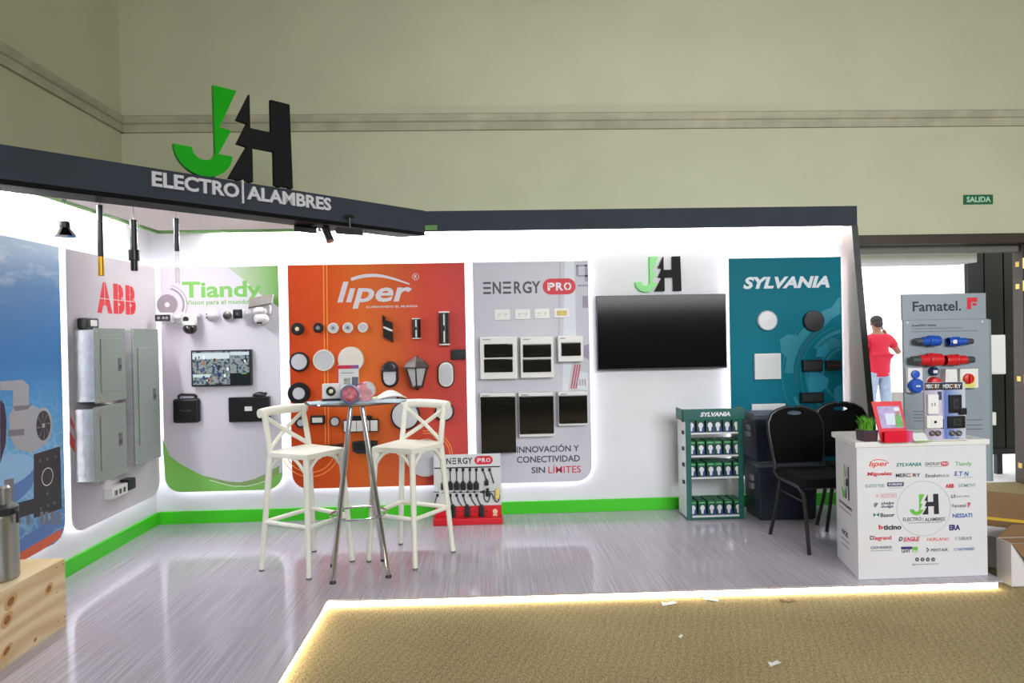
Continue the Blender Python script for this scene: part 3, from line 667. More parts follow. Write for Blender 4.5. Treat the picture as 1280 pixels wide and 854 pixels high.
# small surveillance screen
f, w, h = put(PB, 239, 437.5, 313.5, 482.5, 0.05)
t = thing('wall_monitor', f, 'small flat screen showing surveillance views on the green-edged panel', 'monitor')
MB().box(-w/2, w/2, -h/2, h/2, 0.0, 0.05, BLACK, 0.004).build('case', t)
scr = mat('surveillance_picture', (120, 140, 160), 0.3, emit=0.55); nt, N, L, b = nodes_of(scr)
tc = N.new('ShaderNodeTexCoord'); n1 = N.new('ShaderNodeTexNoise'); n1.inputs['Scale'].default_value = 42; n1.inputs['Detail'].default_value = 6; L.new(tc.outputs['Object'], n1.inputs['Vector'])
r = N.new('ShaderNodeValToRGB'); e = r.color_ramp.elements; L.new(n1.outputs[0], r.inputs[0])
for i in range(4): e.new(0.5)
for q, (p, c) in enumerate([(0.30, (24, 30, 40)), (0.42, (70, 96, 130)), (0.48, (150, 176, 182)), (0.55, (206, 216, 214)), (0.62, (176, 168, 140)), (0.72, (210, 226, 236))]): e[q].position = p; e[q].color = C(*c)
L.new(r.outputs[0], b.inputs['Emission Color']); b.inputs['Base Color'].default_value = C(20, 20, 24)
dkb = mat('screen_dark_tile', (10, 16, 16), 0.3, emit=0.5)
mb = MB(); a, c_ = w/2-0.012, h/2-0.012
X1_ = -a+2*a*0.66
for r_ in ((-a, -c_+2*c_*0.33, X1_-0.003, c_), (-a, -c_, -a+2*a*0.325, -c_+2*c_*0.33-0.003), (-a+2*a*0.33, -c_, X1_-0.003, -c_+2*c_*0.33-0.003), (X1_, -c_+2*c_*0.67, a, c_), (X1_, -c_+2*c_*0.335, a, -c_+2*c_*0.665)): mb.frect(r_, 0.0505, scr)
mb.frect((X1_, -c_, a, -c_+2*c_*0.33), 0.0505, dkb); mb.frect((X1_+0.09, -c_+0.08, X1_+0.13, -c_+0.09), 0.051, tg)
sk = mat('screen_floor_tone', (176, 190, 190), 0.3, emit=0.45); fig = [mat('screen_figure_%s' % n_, c_i, 0.3, emit=0.45) for n_, c_i in (('navy', (34, 52, 96)), ('dark', (28, 32, 40)), ('rust', (150, 92, 76)), ('pale', (206, 210, 206)))]
for (px0, py0, px1, py1) in ((-a, c_*0.55, X1_-0.003, c_*0.92), (X1_, c_*0.75, a, c_*0.95), (-a, -c_*0.55, -a+2*a*0.325, -c_*0.36)): mb.frect((px0, py0, px1, py1), 0.0506, sk)
rs_ = random.Random(11)
for k in range(46):
    fx = rs_.uniform(-a+0.01, a-0.02); fy = rs_.uniform(-c_*0.95, c_*0.6)
    if fx > X1_-0.02 and fy < -c_*0.2: continue
    fh = rs_.uniform(0.016, 0.04); m_ = fig[(0, 1, 0, 1, 2, 3)[k % 6]]
    mb.flat([(fx-fh*.22, fy), (fx+fh*.22, fy), (fx+fh*.26, fy+fh*.7), (fx, fy+fh), (fx-fh*.26, fy+fh*.7)], 0.0508+0.00001*k, m_)
mb.build('screen', t, smooth=0)
# recorder boxes
f, w, h = put(PB, 215, 498.8, 248.3, 529, 0.06)
t = thing('recorder_box', f, 'square black recorder with rounded corners and a cable loop, under the small screen', 'recorder')
mb = MB(); mb.box(-w/2, w/2, -h/2, h/2, 0, 0.06, BLACK, 0.02, 3); mb.text('Tiandy', (-0.05, -0.008, 0.05, 0.012), GINK, 0.0606, bold=0.02); mb.build('body', t)
mb = MB(); mb.tube([(-w*0.3, h*0.48, 0.03), (-w*0.3, h*0.62, 0.03), (-w*0.2, h*0.68, 0.03), (w*0.3, h*0.66, 0.03), (w*0.36, h*0.6, 0.03), (w*0.36, h*0.48, 0.03)], 0.010, BLACK); mb.box(-w*0.2, w*0.3, h*0.5, h*0.6, 0.02, 0.035, mat('cable_tag_pale', (170, 170, 184), 0.5, vary=0.2), 0.004); mb.build('cable', t)
f, w, h = put(PB, 285.5, 496.5, 336.5, 527.5, 0.05)
t = thing('recorder_box', f, 'wide black recorder with a small white sticker, beside the square recorder', 'recorder')
mb = MB(); mb.box(-w/2, w/2, -h/2, h/2, 0, 0.05, BLACK, 0.006); mb.build('body', t)
mb = MB(); mb.box(-w*0.1, w*0.08, -h*0.06, h*0.12, 0.05, 0.0512, WPLAS); mb.build('sticker', t)
mb = MB(); mb.ball((w*0.25, h*0.55, 0.03), 0.055, 0.03, 0.02, BLACK); mb.tube([(w*0.36, h*0.52, 0.03), (w*0.42, h*0.66, 0.03)], 0.01, BLACK); mb.build('cable_plug', t)
# --- Liper panel
lipf = ramp_mat('liper_print', [(0, (192, 66, 26)), (0.22, (204, 82, 34)), (0.42, (212, 106, 46)), (0.58, (206, 98, 52)), (0.75, (202, 78, 60)), (1, (194, 74, 74))], 0, -0.76, 0.76)
t, M, w, h = panel('display_panel', PB, 362, 583, lipf, 'orange and coral display panel covered with round and oval lamps, behind the bar table')
LM = M; g = MB(); P = lambda u, v: PB.loc(LM, u, v)
logow = mat('liper_logo_pale', (214, 210, 216), 0.5)
liper_word(g, R(M, PB, 421.5, 342.2, 517, 385.5), logow, 0.0008)
x, y = P(519.5, 346); g.arc(x, y, 0.024, 0.028, 0, 2*PI, 0.0008, logow); g.text('R', (x-0.011, y-0.014, x+0.012, y+0.014), logow, 0.0008, bold=0.02)
g.text('ILUMINANDO EL MUNDO', R(M, PB, 458, 382, 522, 384.6), logow, 0.0008, bold=0.02)
ol = mat('print_orange_line', (238, 150, 62), 0.5)
for u in (404.3, 408.3):
    a, b_ = P(u, 331), P(u+2.5, 555); g.flat([(a[0]-0.004, h/2-0.001), (a[0]+0.004, h/2-0.001), (b_[0]+0.004, b_[1]), (b_[0]-0.004, b_[1])], 0.0006, ol)
x, y = P(388, 560)
for r_ in (0.20, 0.235): g.arc(x, y, r_, r_+0.008, PI*1.0, PI*1.93, 0.0006, ol, 30)
x, y = P(534, 570)
for r_ in (0.185, 0.205): g.arc(x, y, r_, r_+0.008, -0.5, PI*0.55, 0.0006, ol, 30)
g.build('printed_graphics', t, smooth=0)

LG = 'lamps mounted on the orange panel'
def round_lamp(u, v, rp, label, rim, inner, ratio, depth=0.03, core=None, name='downlight', plane=PB, group=LG, cat='lamp'):
    f, w, h = put(plane, u-rp, v-rp, u+rp, v+rp, depth*0.6); r_ = w/2
    t = thing(name, f, label, cat, group)
    mb = MB(); mb.lathe([(r_*0.97, 0), (r_, depth*0.3), (r_*0.96, depth), (r_*(ratio+0.03), depth*1.05), (r_*ratio, depth*0.75), (0.0001, depth*0.75)] if ratio < 0.99 else [(r_, 0), (r_, depth*0.8), (r_*0.95, depth), (0.0001, depth*1.02)], rim, n=36); mb.build('ring', t)
    if ratio < 0.99:
        mb = MB(); mb.lathe([(r_*ratio, depth*0.72), (r_*ratio*0.97, depth*0.92), (0.0001, depth*0.97)], inner, n=32); mb.build('diffuser', t)
    if core:
        mb = MB(); mb.lathe([(r_*core[0], depth*0.95), (r_*core[0], depth*1.06), (0.0001, depth*1.08)], core[1], n=20); mb.build('lens', t)
    return t
lensy = mat('led_lens_cream', (226, 216, 176), 0.25, vary=0.03); lensg = mat('led_lens_grey', (128, 130, 134), 0.25, vary=0.04); ringg = mat('lamp_ring_warm_white', (224, 220, 208), 0.4, vary=0.02)
pale = mat('diffuser_pale_grey', (198, 200, 204), 0.35, vary=0.02)
round_lamp(371.9, 411.3, 8.0, 'small black spotlight with cream lens, first in the top row of the orange panel', BLACK, DKGREY, 0.62, core=(0.32, lensy), name='spotlight')
round_lamp(398, 410, 6.4, 'smallest black spotlight with grey lens, second in the top row of the orange panel', BLACK, DKGREY, 0.62, core=(0.42, lensg), name='spotlight')
round_lamp(416.6, 410.2, 6.8, 'small white spotlight with ring lens, third in the top row of the orange panel', WPLAS, pale, 0.72, core=(0.3, lensg), name='spotlight')
round_lamp(434.9, 409.8, 6.8, 'small white spotlight with ring lens, fourth in the top row of the orange panel', WPLAS, pale, 0.72, core=(0.3, lensg), name='spotlight')
round_lamp(453.7, 409.4, 6.4, 'plain small white disc light, fifth in the top row of the orange panel', WPLAS, pale, 0.7)
round_lamp(374, 452.4, 12.6, 'black rimmed round downlight with pale diffuser, at left above the thick black ring lamp', BLACK, pale, 0.8)
round_lamp(404.8, 450.5, 13.8, 'white rimmed round downlight beside the black rimmed one on the orange panel', ringg, pale, 0.8)
round_lamp(438.7, 449.5, 16.2, 'large pale frameless round downlight, partly behind the brochure on the table', ringg, pale, 1.0)
round_lamp(373.7, 491.8, 14.0, 'thick black ring downlight with small pale centre, left side of the orange panel', BLACK, pale, 0.56, 0.04)
round_lamp(458.5, 487.5, 11.2, 'white round downlight showing behind the brochure and jar on the table', ringg, pale, 0.88)
round_lamp(506.6, 519.6, 18.7, 'large round bulkhead light with thin black rim, behind the right stool', BLACK, DIFF, 0.89, 0.05, name='bulkhead_light')
round_lamp(555.6, 514.6, 12.4, 'medium round bulkhead light with thin black rim, right edge of the orange panel', BLACK, DIFF, 0.84, 0.05, name='bulkhead_light')
round_lamp(375.9, 528.6, 7.0, 'small dark round spotlight peeking behind the back of the left stool', DKGREY, pale, 0.6, name='spotlight')
round_lamp(418.7, 527, 6.4, 'small round light with black rim, between the small floodlight and the table legs', BLACK, pale, 0.8)
round_lamp(532, 572.4, 23.5, 'largest round ceiling light with pale face, low behind the right stool seat', ringg, pale, 0.95, 0.05, name='ceiling_light')
# twisted black wall light with a white slash
f, w, h = put(PB, 478, 394, 491.5, 428, 0.05)
t = thing('wall_light', f, 'twisted black wall light with a white diagonal slash on the orange panel', 'lamp', LG)
mb = MB(); mb.prism([(-w*0.42, h*0.36), (w*0.4, h*0.22), (w*0.42, -h*0.46), (-w*0.42, -h*0.32)], 0.0, 0.05, BLACK); mb.prism([(-w*0.48, h*0.5), (-w*0.25, h*0.42), (-w*0.25, h*0.2), (-w*0.48, h*0.24)], 0, 0.045, BLACK); mb.prism([(w*0.42, -h*0.5), (w*0.22, -h*0.42), (w*0.22, -h*0.2), (w*0.42, -h*0.2)], 0, 0.045, BLACK); mb.build('body', t)
mb = MB(); mb.flat([(-w*0.42, h*0.09), (-w*0.3, h*0.085), (w*0.45, -h*0.05), (w*0.45, -h*0.11), (w*0.1, -h*0.07), (-w*0.42, h*0.03)], 0.0505, WPLAS); mb.build('light_slot', t)
def updown(u0, v0, u1, v1, label):
    f, w, h = put(PB, u0, v0, u1, v1, 0.05)
    t = thing('wall_light', f, label, 'lamp', LG)
    mb = MB(); mb.lathe([(w*0.46, -h*0.46), (w*0.46, h*0.46)], BLACK, Matrix.Translation((0, 0, w*0.46)) @ Matrix.Rotation(-PI/2, 4, 'X'), 24); mb.build('body', t)
    for s in (-1, 1):
        mb = MB(); mb.lathe([(w*0.5, s*h*0.46), (w*0.5, s*h*0.5)][::s], WPLAS, Matrix.Translation((0, 0, w*0.46)) @ Matrix.Rotation(-PI/2, 4, 'X'), 24); mb.box(-0.005, 0.005, s*h*0.25-h*0.17, s*h*0.25+h*0.17, w*0.9, w*0.925, WPLAS); mb.build('end_cap', t)
updown(514.6, 398, 526, 423.5, 'short black cylinder wall light with white ends on the orange panel')
updown(548.6, 389.5, 562, 431.5, 'tall black cylinder wall light with white ends on the orange panel')
f, w, h = put(PB, 564, 437, 582.5, 449.4, 0.03)
t = thing('junction_box', f, 'small flat black box at the right edge of the orange panel', 'box')
MB().box(-w/2, w/2, -h/2, h/2, 0, 0.03, BLACK, 0.004).text('IP65', (-w*0.25, -h*0.1, w*0.25, h*0.12), DKGREY, 0.0304).build('body', t)
# oval bulkheads
def oval(u0, v0, u1, v1, hood, label):
    f, w, h = put(PB, u0, v0, u1, v1, 0.06)
    def st(k, e=0.0):
        r = w/2*k; c = h/2-w/2
        return _arc(0, c, r, 0, PI, 12)+_arc(0, -c, r, PI, 2*PI, 12)
    t = thing('bulkhead_light', f, label, 'lamp', LG)
    MB().prism(st(1), 0, 0.04, BLACK, bev=0.006).build('rim', t)
    MB().prism(st(0.74), 0.02, 0.058, pale, bev=0.012).build('diffuser', t)
    if hood:
        mb = MB(); r = w/2*0.92; c = h/2-w/2
        mb.prism(_arc(0, c, r, 0, PI, 12)+[(-r, h*0.1), (r, h*0.1)], 0.03, 0.085, mat('hood_blue_black', (36, 42, 50), 0.3, vary=0.08), bev=0.02); mb.build('hood', t)
    else:
        MB().prism(st(0.89), 0.038, 0.050, WPLAS, bev=0.004).build('white_trim', t)
oval(476.4, 451.8, 497.3, 484.8, True, 'black oval bulkhead light with half hood, left of the lantern')
oval(547.3, 451.8, 567.5, 484.8, False, 'white oval bulkhead light with thin black rim, right of the lantern')
# coach lantern
f, w, h = put(PB, 504, 445, 538.5, 488.8, 0.09)
t = thing('wall_lantern', f, 'black carriage style wall lantern with clear tapered panes on the orange panel', 'lamp', LG)
blk = mat('lantern_black_metal', (34, 30, 30), 0.4, vary=0.15)
n6 = 6; zc = 0.09
mb = MB(); T_ = Matrix.Translation((0, 0, zc)) @ Matrix.Rotation(-PI/2, 4, 'X') @ Matrix.Rotation(PI/6, 4, 'Z')
roofm = mat('lantern_roof_bronze', (62, 54, 48), 0.4, vary=0.15)
mb.lathe([(w*0.5, h*0.16), (w*0.5, h*0.19), (w*0.36, h*0.34), (w*0.17, h*0.43), (w*0.08, h*0.455), (w*0.06, h*0.5), (0.0001, h*0.5)], roofm, T_, n6); mb.build('roof', t, smooth=20)
mb = MB()
for i in range(6):
    a = PI/6+i*PI/3
    mb.cyl((w*0.42*math.cos(a), h*0.17, zc+w*0.42*math.sin(a)), (w*0.22*math.cos(a), -h*0.36, zc+w*0.22*math.sin(a)), 0.006, blk, n=6)
mb.lathe([(w*0.28, -h*0.37), (w*0.27, -h*0.345), (w*0.2, -h*0.34)], blk, T_, 6); mb.lathe([(0.0001, -h*0.5), (w*0.05, -h*0.48), (w*0.05, -h*0.46), (w*0.03, -h*0.45), (w*0.12, -h*0.42), (w*0.27, -h*0.37)], blk, T_, 12)
mb.box(-0.02, 0.02, -h*0.1, h*0.3, 0, 0.02, blk); mb.cyl((0, h*0.2, 0.01), (0, h*0.3, zc), 0.012, blk); mb.build('frame', t)
mb = MB(); mb.lathe([(w*0.205, -h*0.35), (w*0.40, h*0.165)], mat('lantern_glass', (212, 214, 214), 0.25, alpha=0.72, vary=0.03), T_, 6); mb.build('glass', t, smooth=0)
mb = MB(); mb.lathe([(0.012, -h*0.1), (0.02, 0), (0.016, h*0.08), (0.0001, h*0.1)], lensy, T_, 12); mb.build('bulb', t)
# floodlights and battens low on the panel
f, w, h = put(PB, 387.8, 519.6, 405.7, 530.6, 0.03)
t = thing('floodlight', f, 'small rectangular floodlight with black frame, low beside the left stool', 'lamp', LG)
MB().box(-w/2, w/2, -h/2, h/2, 0, 0.035, BLACK, 0.006).build('housing', t)
MB().box(-w*0.36, w*0.36, -h*0.3, h*0.28, 0.03, 0.037, WPLAS, 0.003).build('glass', t)
f, w, h = put(PB, 429, 520, 473, 540.5, 0.03)
t = thing('floodlight', f, 'wide floodlight with square white lenses below the table top on the orange panel', 'lamp', LG)
mb = MB(); mb.box(-w/2, w/2, -h/2, h*0.28, 0, 0.03, BLACK, 0.004); mb.box(-w*0.25, w*0.32, h*0.3, h*0.5, 0, 0.04, BLACK, 0.004); mb.build('housing', t)
mb = MB()
for i in range(4):
    x0 = -w*0.48+i*w*0.182
    mb.box(x0, x0+w*0.172, -h*0.44, h*0.22, 0.028, 0.036, WPLAS, 0.004)
mb.box(w*0.27, w*0.48, -h*0.44, h*0.22, 0.028, 0.036, WPLAS, 0.004); mb.build('lens_array', t)
f, w, h = put(PB, 387.8, 555.2, 427.3, 566, 0.04)
t = thing('linear_light', f, 'long black trapezoid lamp body behind the seat of the left stool', 'lamp', LG)
MB().prism([(-w/2, -h*0.35), (w/2, -h/2), (w/2, h/2), (-w/2, h*0.15)], 0, 0.05, mat('dark_brown_metal', (46, 30, 26), 0.4, vary=0.1), bev=0.004).build('body', t)
f, w, h = put(PB, 439.6, 551.5, 471.5, 567.5, 0.05)
t = thing('floodlight', f, 'black rounded floodlight body seen between the chrome table legs', 'lamp', LG)
mb = MB(); mb.prism([(-w*0.5, h*0.42), (0, h*0.5), (w*0.5, h*0.46), (w*0.48, -h*0.3), (w*0.3, -h*0.5), (-w*0.3, -h*0.5), (-w*0.48, -h*0.28)], 0, 0.05, DKGREY, bev=0.012); mb.build('housing', t)
mb = MB(); mb.prism([(-w*0.4, h*0.3), (w*0.4, h*0.32), (w*0.38, -h*0.2), (-w*0.38, -h*0.2)], 0.05, 0.054, BLACK); mb.build('glass', t)

# --- Energy Pro panel
enf = ramp_mat('energy_print', [(0, (196, 194, 204)), (0.6, (206, 206, 214)), (1, (198, 200, 208))], 0, -0.5, 0.5)
t, M, w, h = panel('display_panel', PB, 593, 737.2, enf, 'pale grey display panel with distribution boxes, between orange panel and television')
EM = M; g = MB(); P = lambda u, v: PB.loc(EM, u, v); RR = lambda *p: PB.rect(EM, *p)
energy_word(g, RR(604, 352, 675.7, 367.2), mat('energy_dark_ink', (64, 66, 74), 0.5), 0.0008); pro_pill(g, RR(678.3, 348.2, 719.6, 368.2), 0.0008, RINK, WINK)
dki = mat('slogan_ink', (70, 70, 88), 0.5)
g.text('INNOVACI\u00d3N Y', RR(645.9, 555.4, 724, 565.4), dki, 0.0008, bold=0.022); g.text('CONECTIVIDAD', RR(646, 569.8, 725, 578), dki, 0.0008, bold=0.022)
g.text('SIN', RR(664.3, 583.8, 681.4, 591.6), dki, 0.0008, bold=0.022); g.text('L\u00cdMITES', RR(685.3, 580.5, 726, 591.4), mat('slogan_red', (206, 64, 82), 0.5), 0.0008, bold=0.012)
ph1 = mat('print_lilac_grey', (186, 186, 200), 0.5); ph2 = mat('print_cool_white', (216, 220, 228), 0.5); ph3 = mat('print_mauve', (150, 140, 160), 0.5); ph4 = mat('print_dull_red', (186, 88, 104), 0.5)
q = [(P(706, 327)[0], h/2-0.001), (P(718, 327)[0], h/2-0.001), P(720, 420), P(710, 490), P(703, 490)]; g.flat(q, 0.0003, ph2)
g.flat([(P(699, 327)[0], h/2-0.001), (P(701, 327)[0], h/2-0.001), P(700, 420), P(697, 420)], 0.0004, ph1)
for (a, b_, c_, d_) in ((720, 331, 734, 333), (722, 344, 735, 346), (720, 332, 723, 345), (731, 331, 735, 352), (722, 356, 735, 358), (728, 370, 735, 385)): g.frect(RR(a, b_, c_, d_), 0.0006, ph3)
g.flat([P(730, 432), P(736, 430), P(736.5, 450), P(729, 446)], 0.0006, ph3)
for k in range(3): g.flat([P(713+k*3, 486), P(715+k*3, 486), P(720+k*3, 456), P(718+k*3, 456)], 0.0006, ph4)
g.flat([P(722, 464), P(735, 466), P(735, 488), P(720, 486)], 0.0005, ph2)
for k in range(4): g.frect(RR(721+k*3.2, 474, 722.5+k*3.2, 482), 0.0007, ph3)
g.build('printed_graphics', t, smooth=0)
OG = 'outlets in a row on the pale grey panel'
yel = mat('outlet_amber', (214, 186, 92), 0.4, vary=0.03); slotm = mat('outlet_slot', (120, 116, 104), 0.5)
for i, (a, lab) in enumerate((((618.3, 387, 637.6, 400), 'white outlet plate, first of the row under the dark and red logo'), ((643.6, 386.6, 662.9, 399.1), 'white outlet plate, second of the row under the dark and red logo'), ((668.3, 385.9, 687, 398.2), 'white outlet plate, third of the row, next to the amber outlet'), ((693, 385.5, 711.4, 397), 'white outlet plate with amber centre at the end of the row'))):
    f, w, h = put(PB, *a, 0.01); t = thing('outlet_plate', f, lab, 'outlet', OG)
    MB().box(-w/2, w/2, -h/2, h/2, 0, 0.01, WPLAS, 0.003).build('plate', t)
    mb = MB(); mb.box(-w*0.36, w*0.36, -h*0.28, h*0.28, 0.008, 0.0125, yel if i == 3 else WPLAS, 0.002)
    for s in (-1, 1):
        for q_ in (-0.06, 0.06): mb.box(s*w*0.2+w*q_-0.0018, s*w*0.2+w*q_+0.0018, -0.004, 0.01, 0.0123, 0.013, slotm)
        mb.disc(s*w*0.2, -0.013, 0.003, 0.0129, slotm, 8)
    mb.build('socket_insert', t)
smoke = mat('smoked_cover', (22, 21, 20), 0.08, coat=0.6, vary=0.12)
def dist_box(px, wins, label, depth=0.09):
    f, w, h = put(PB, *px, depth); t = thing('distribution_box', f, label, 'distribution box', 'distribution boxes on the pale grey panel')
    MB().box(-w/2, w/2, -h/2, h/2, 0, depth, WPLAS, 0.006).text('ENERGY', (-w*0.42, h*0.5-0.024, -w*0.2, h*0.5-0.014), GINK, depth+0.0004, bold=0.03).build('housing', t)
    pl = PB.shifted(depth)
    for wv in wins:
        r = pl.rect(f, *wv); mb = MB(); mb.box(r[0], r[2], r[1], r[3], depth-0.005, depth+0.012, smoke, 0.006); d_ = mb.build('smoked_door', t)
        mb = MB(); mb.tube([((r[0]*.75+r[2]*.25), r[1]+0.02, depth+0.012), (r[0]*.5+r[2]*.5, r[1]+0.022, depth+0.016), (r[0]*.25+r[2]*.75, r[1]+0.02, depth+0.012)], 0.004, smoke, 6); mb.build('handle', d_)
dist_box((600.2, 421.5, 646.7, 474), [(605, 430, 641, 447), (605, 448.8, 641, 465.6)], 'white distribution box with two dark windows, upper row, left one')
dist_box((650.8, 421.3, 692.4, 472.4), [(653.5, 430, 689, 446.8), (653.5, 448.6, 689, 465.4)], 'white distribution box with two dark windows, upper row, middle one')
dist_box((697.7, 420, 729.3, 452.3), [(701.6, 428, 726, 445)], 'smallest white distribution box with one dark window, upper row')
dist_box((600.5, 491.6, 645, 567), [(600.8, 495.8, 644.7, 566.6)], 'largest dark distribution box in the lower row beside the orange panel')
dist_box((648.8, 490.7, 692.4, 546.2), [(649.3, 494.8, 692.1, 542.6)], 'middle sized dark distribution box in the lower row')
dist_box((698, 489.8, 734.6, 532.2), [(698.6, 494, 734.2, 529.6)], 'smallest dark distribution box in the lower row, above the slogan')

# --- logo and television on the bare wall between panels
PW = Plane((0, YB, 0))
f, w, h = put(PW, 794, 320.8, 851.7, 365, 0.03)
t = thing('company_logo', f, 'green and black bolt-shaped logo letters on the wall above the television', 'logo', 'green and black logos')
r = (-w/2, -h/2, w/2, h/2)
MB().prism(jh(r, J_PTS), 0.0, 0.03, mat('logo_light_green_acrylic', (66, 196, 40), 0.3, vary=0.03)).build('green_letter', t)
MB().prism(jh(r, H_PTS), 0.0, 0.03, JHK).build('black_letter', t)
f, w, h = put(PW, 746.3, 368.6, 908.6, 461.8, 0.07)
t = thing('television', f, 'large black switched-off flat television under the green and black logo', 'television')
mb = MB(); mb.box(-w/2, w/2, -h/2, h/2, 0.035, 0.07, BLACK, 0.004); mb.box(-w*0.3, w*0.3, -h*0.35, h*0.3, 0.012, 0.036, DKGREY, 0.01); mb.build('case', t)
MB().box(-w/2+0.008, w/2-0.008, -h/2+0.012, h/2-0.008, 0.069, 0.0712, mat('tv_screen', (14, 15, 15), 0.1, spec=0.2, vary=0.05)).build('screen', t, smooth=0)
MB().box(-0.2, 0.2, -0.15, 0.15, 0.0, 0.013, DKGREY, 0.002).build('wall_bracket', t)

# --- Sylvania panel
syl = ramp_mat('sylvania_print', [(0, (2, 104, 126)), (0.5, (2, 114, 134)), (1, (0, 104, 122))], 1, -0.95, 0.95)
t, M, w, h = panel('display_panel', PB, 913, 1053, syl, 'teal display panel with a globe picture, right end of the back wall')
SM = M; g = MB(); P = lambda u, v: PB.loc(SM, u, v)
gx, gy = P(1062, 468); s1 = mat('globe_teal_light', (16, 130, 150), 0.5); s2 = mat('globe_teal_bright', (30, 150, 182), 0.5); s3 = mat('globe_teal_dark', (4, 96, 112), 0.5)
def clip_arc(r0, r1, m_, z, a0=PI*0.5, a1=PI*1.5, n=40):
    vs = []
    for i in range(n+1):
        a = a0+(a1-a0)*i/n
        p = (gx+r0*math.cos(a), gy+r0*math.sin(a)); q = (gx+r1*math.cos(a), gy+r1*math.sin(a))
        vs.append((p, q))
    for (p0, q0), (p1, q1) in zip(vs, vs[1:]):
        if max(p0[0], q0[0], p1[0], q1[0]) < w/2-0.002 and min(p0[0], q0[0]) > -w/2+0.01: g.flat([p0, q0, q1, p1], z, m_)
for k, (r0, r1, m_, a0, a1) in enumerate(((0.22, 0.245, s1, 1.7, 4.4), (0.26, 0.27, s2, 1.8, 3.6), (0.285, 0.32, s3, 1.6, 3.0), (0.33, 0.335, s1, 1.75, 4.5), (0.36, 0.39, s1, 1.7, 2.5), (0.36, 0.385, s1, 3.0, 4.6), (0.42, 0.425, s1, 1.9, 4.6), (0.45, 0.47, s3, 2.1, 3.3), (0.49, 0.56, s1, 2.15, 3.1), (0.50, 0.53, s1, 3.5, 4.4), (0.58, 0.585, s1, 2.4, 4.2))):
    clip_arc(r0, r1, m_, 0.0004+0.0001*k, a0, a1)
def blob(pts, m_, z): g.flat([P(*p) for p in pts], z, m_)
blob([(1018, 398), (1026, 390), (1040, 384), (1048, 372), (1050.5, 372), (1050.5, 392), (1040, 398), (1030, 408), (1020, 410)], s1, 0.0018)
blob([(975, 424), (985, 418), (996, 420), (1002, 428), (994, 438), (984, 448), (976, 440)], s1, 0.0016)
blob([(1030, 428), (1040, 422), (1051, 426), (1051, 434), (1040, 436), (1032, 440), (1024, 446), (1020, 440)], s1, 0.0018)
blob([(1012, 462), (1024, 466), (1036, 474), (1034, 484), (1026, 490), (1020, 502), (1012, 496), (1010, 478)], s2, 0.0017)
blob([(1042, 486), (1052, 480), (1053, 500), (1044, 506)], s2, 0.0017)
blob([(1022, 434), (1034, 430), (1036, 438), (1028, 446), (1020, 446)], s2, 0.0019)
g.text('SYLVANIA', PB.rect(M, 928.9, 345.6, 1037, 360.6), mat('sylvania_white', (214, 220, 226), 0.5), 0.0024, bold=0.045, shear=0.24)
tl = mat('sylvania_small_print', (190, 216, 220), 0.5)
g.text('ILUMINANDO', PB.rect(M, 930.5, 573, 962, 576.5), tl, 0.0008, bold=0.02); g.text('EL MUNDO', PB.rect(M, 930.5, 582, 958, 585.5), tl, 0.0008, bold=0.02)
g.build('printed_graphics', t, smooth=0)
SG = 'lamps mounted on the teal panel'
round_lamp(959.3, 400.8, 12.4, 'round white panel light on the teal panel', WPLAS, DIFF, 0.9, name='panel_light', group=SG)
round_lamp(1017.3, 401.3, 13, 'round black panel light on the teal panel', BLACK, DKGREY, 1.0, name='panel_light', group=SG)
for a, d, m_, lab, nm in (((943.8, 442, 976.4, 474.2), 0.03, 'w', 'square white panel light on the teal panel', 'panel_light'), ((940.3, 505, 982, 522), 0.03, 'w', 'rectangular white panel light just above the storage totes', 'panel_light')):
    f, w, h = put(PB, *a, d); t = thing(nm, f, lab, 'lamp', SG)
    MB().box(-w/2, w/2, -h/2, h/2, 0, d, WPLAS, 0.003).build('frame', t); MB().box(-w/2+0.012, w/2-0.012, -h/2+0.012, h/2-0.012, d-0.001, d+0.0015, DIFF).build('diffuser', t, smooth=0)
for a, d, lab, nm in (((1005, 450, 1029, 464.5), 0.05, 'black rectangular floodlight beside the power supply on the teal panel', 'floodlight'), ((1033.5, 450.6, 1051.5, 463), 0.04, 'small black box with red dots at the edge of the teal panel', 'power_supply'), ((1002.6, 491, 1030.4, 503.6), 0.05, 'black rectangular floodlight low on the teal panel, above the chairs', 'floodlight')):
    f, w, h = put(PB, *a, d); t = thing(nm, f, lab, 'lamp' if nm == 'floodlight' else 'power supply', SG)
    mb = MB(); mb.box(-w/2, w/2, -h/2, h/2, 0, d, BLACK, 0.005); mb.build('housing', t)
    mb = MB()
    if nm == 'floodlight': mb.box(-w*0.44, w*0.44, -h*0.36, h*0.36, d-0.002, d+0.003, DKGREY, 0.003); mb.build('glass', t)
    else:
        for i in range(4): mb.disc(-w*0.3+i*w*0.2, 0.0, 0.005, d+0.0005, mat('indicator_red', (170, 40, 40), 0.4), 8)
        mb.build('indicator', t)
# ================================================================== HEADER SIGN, LOGO, HANGING LAMPS
M0 = frame(HP.hit(300, 235), HP.X, HP.Y, HP.Z)
hl = lambda u, v: HP.loc(M0, u, v)
sw = mat('sign_letter_pale_acrylic', (216, 216, 222), 0.4, vary=0.02)
xa, ya = hl(189.3, 234); xa2, ya2 = hl(189.3, 214.8); xb, _ = hl(298, 240); xc, _ = hl(302.8, 240); xd, _ = hl(308, 245); xe, ye = hl(413, 263.2)
y0s, y1s = (ya+ye)/2, (ya+ye)/2+(ya2-ya)
t = thing('name_sign', M0, 'pale raised name lettering along the dark diagonal header', 'sign')
MB().text('ELECTRO', (xa, y0s, xb, y1s), sw, 0.0, 0.012, bold=0.03).build('lettering', t, smooth=0)
MB().text('ALAMBRES', (xd, y0s, xe, y1s), sw, 0.0, 0.012, bold=0.03).build('lettering', t, smooth=0)
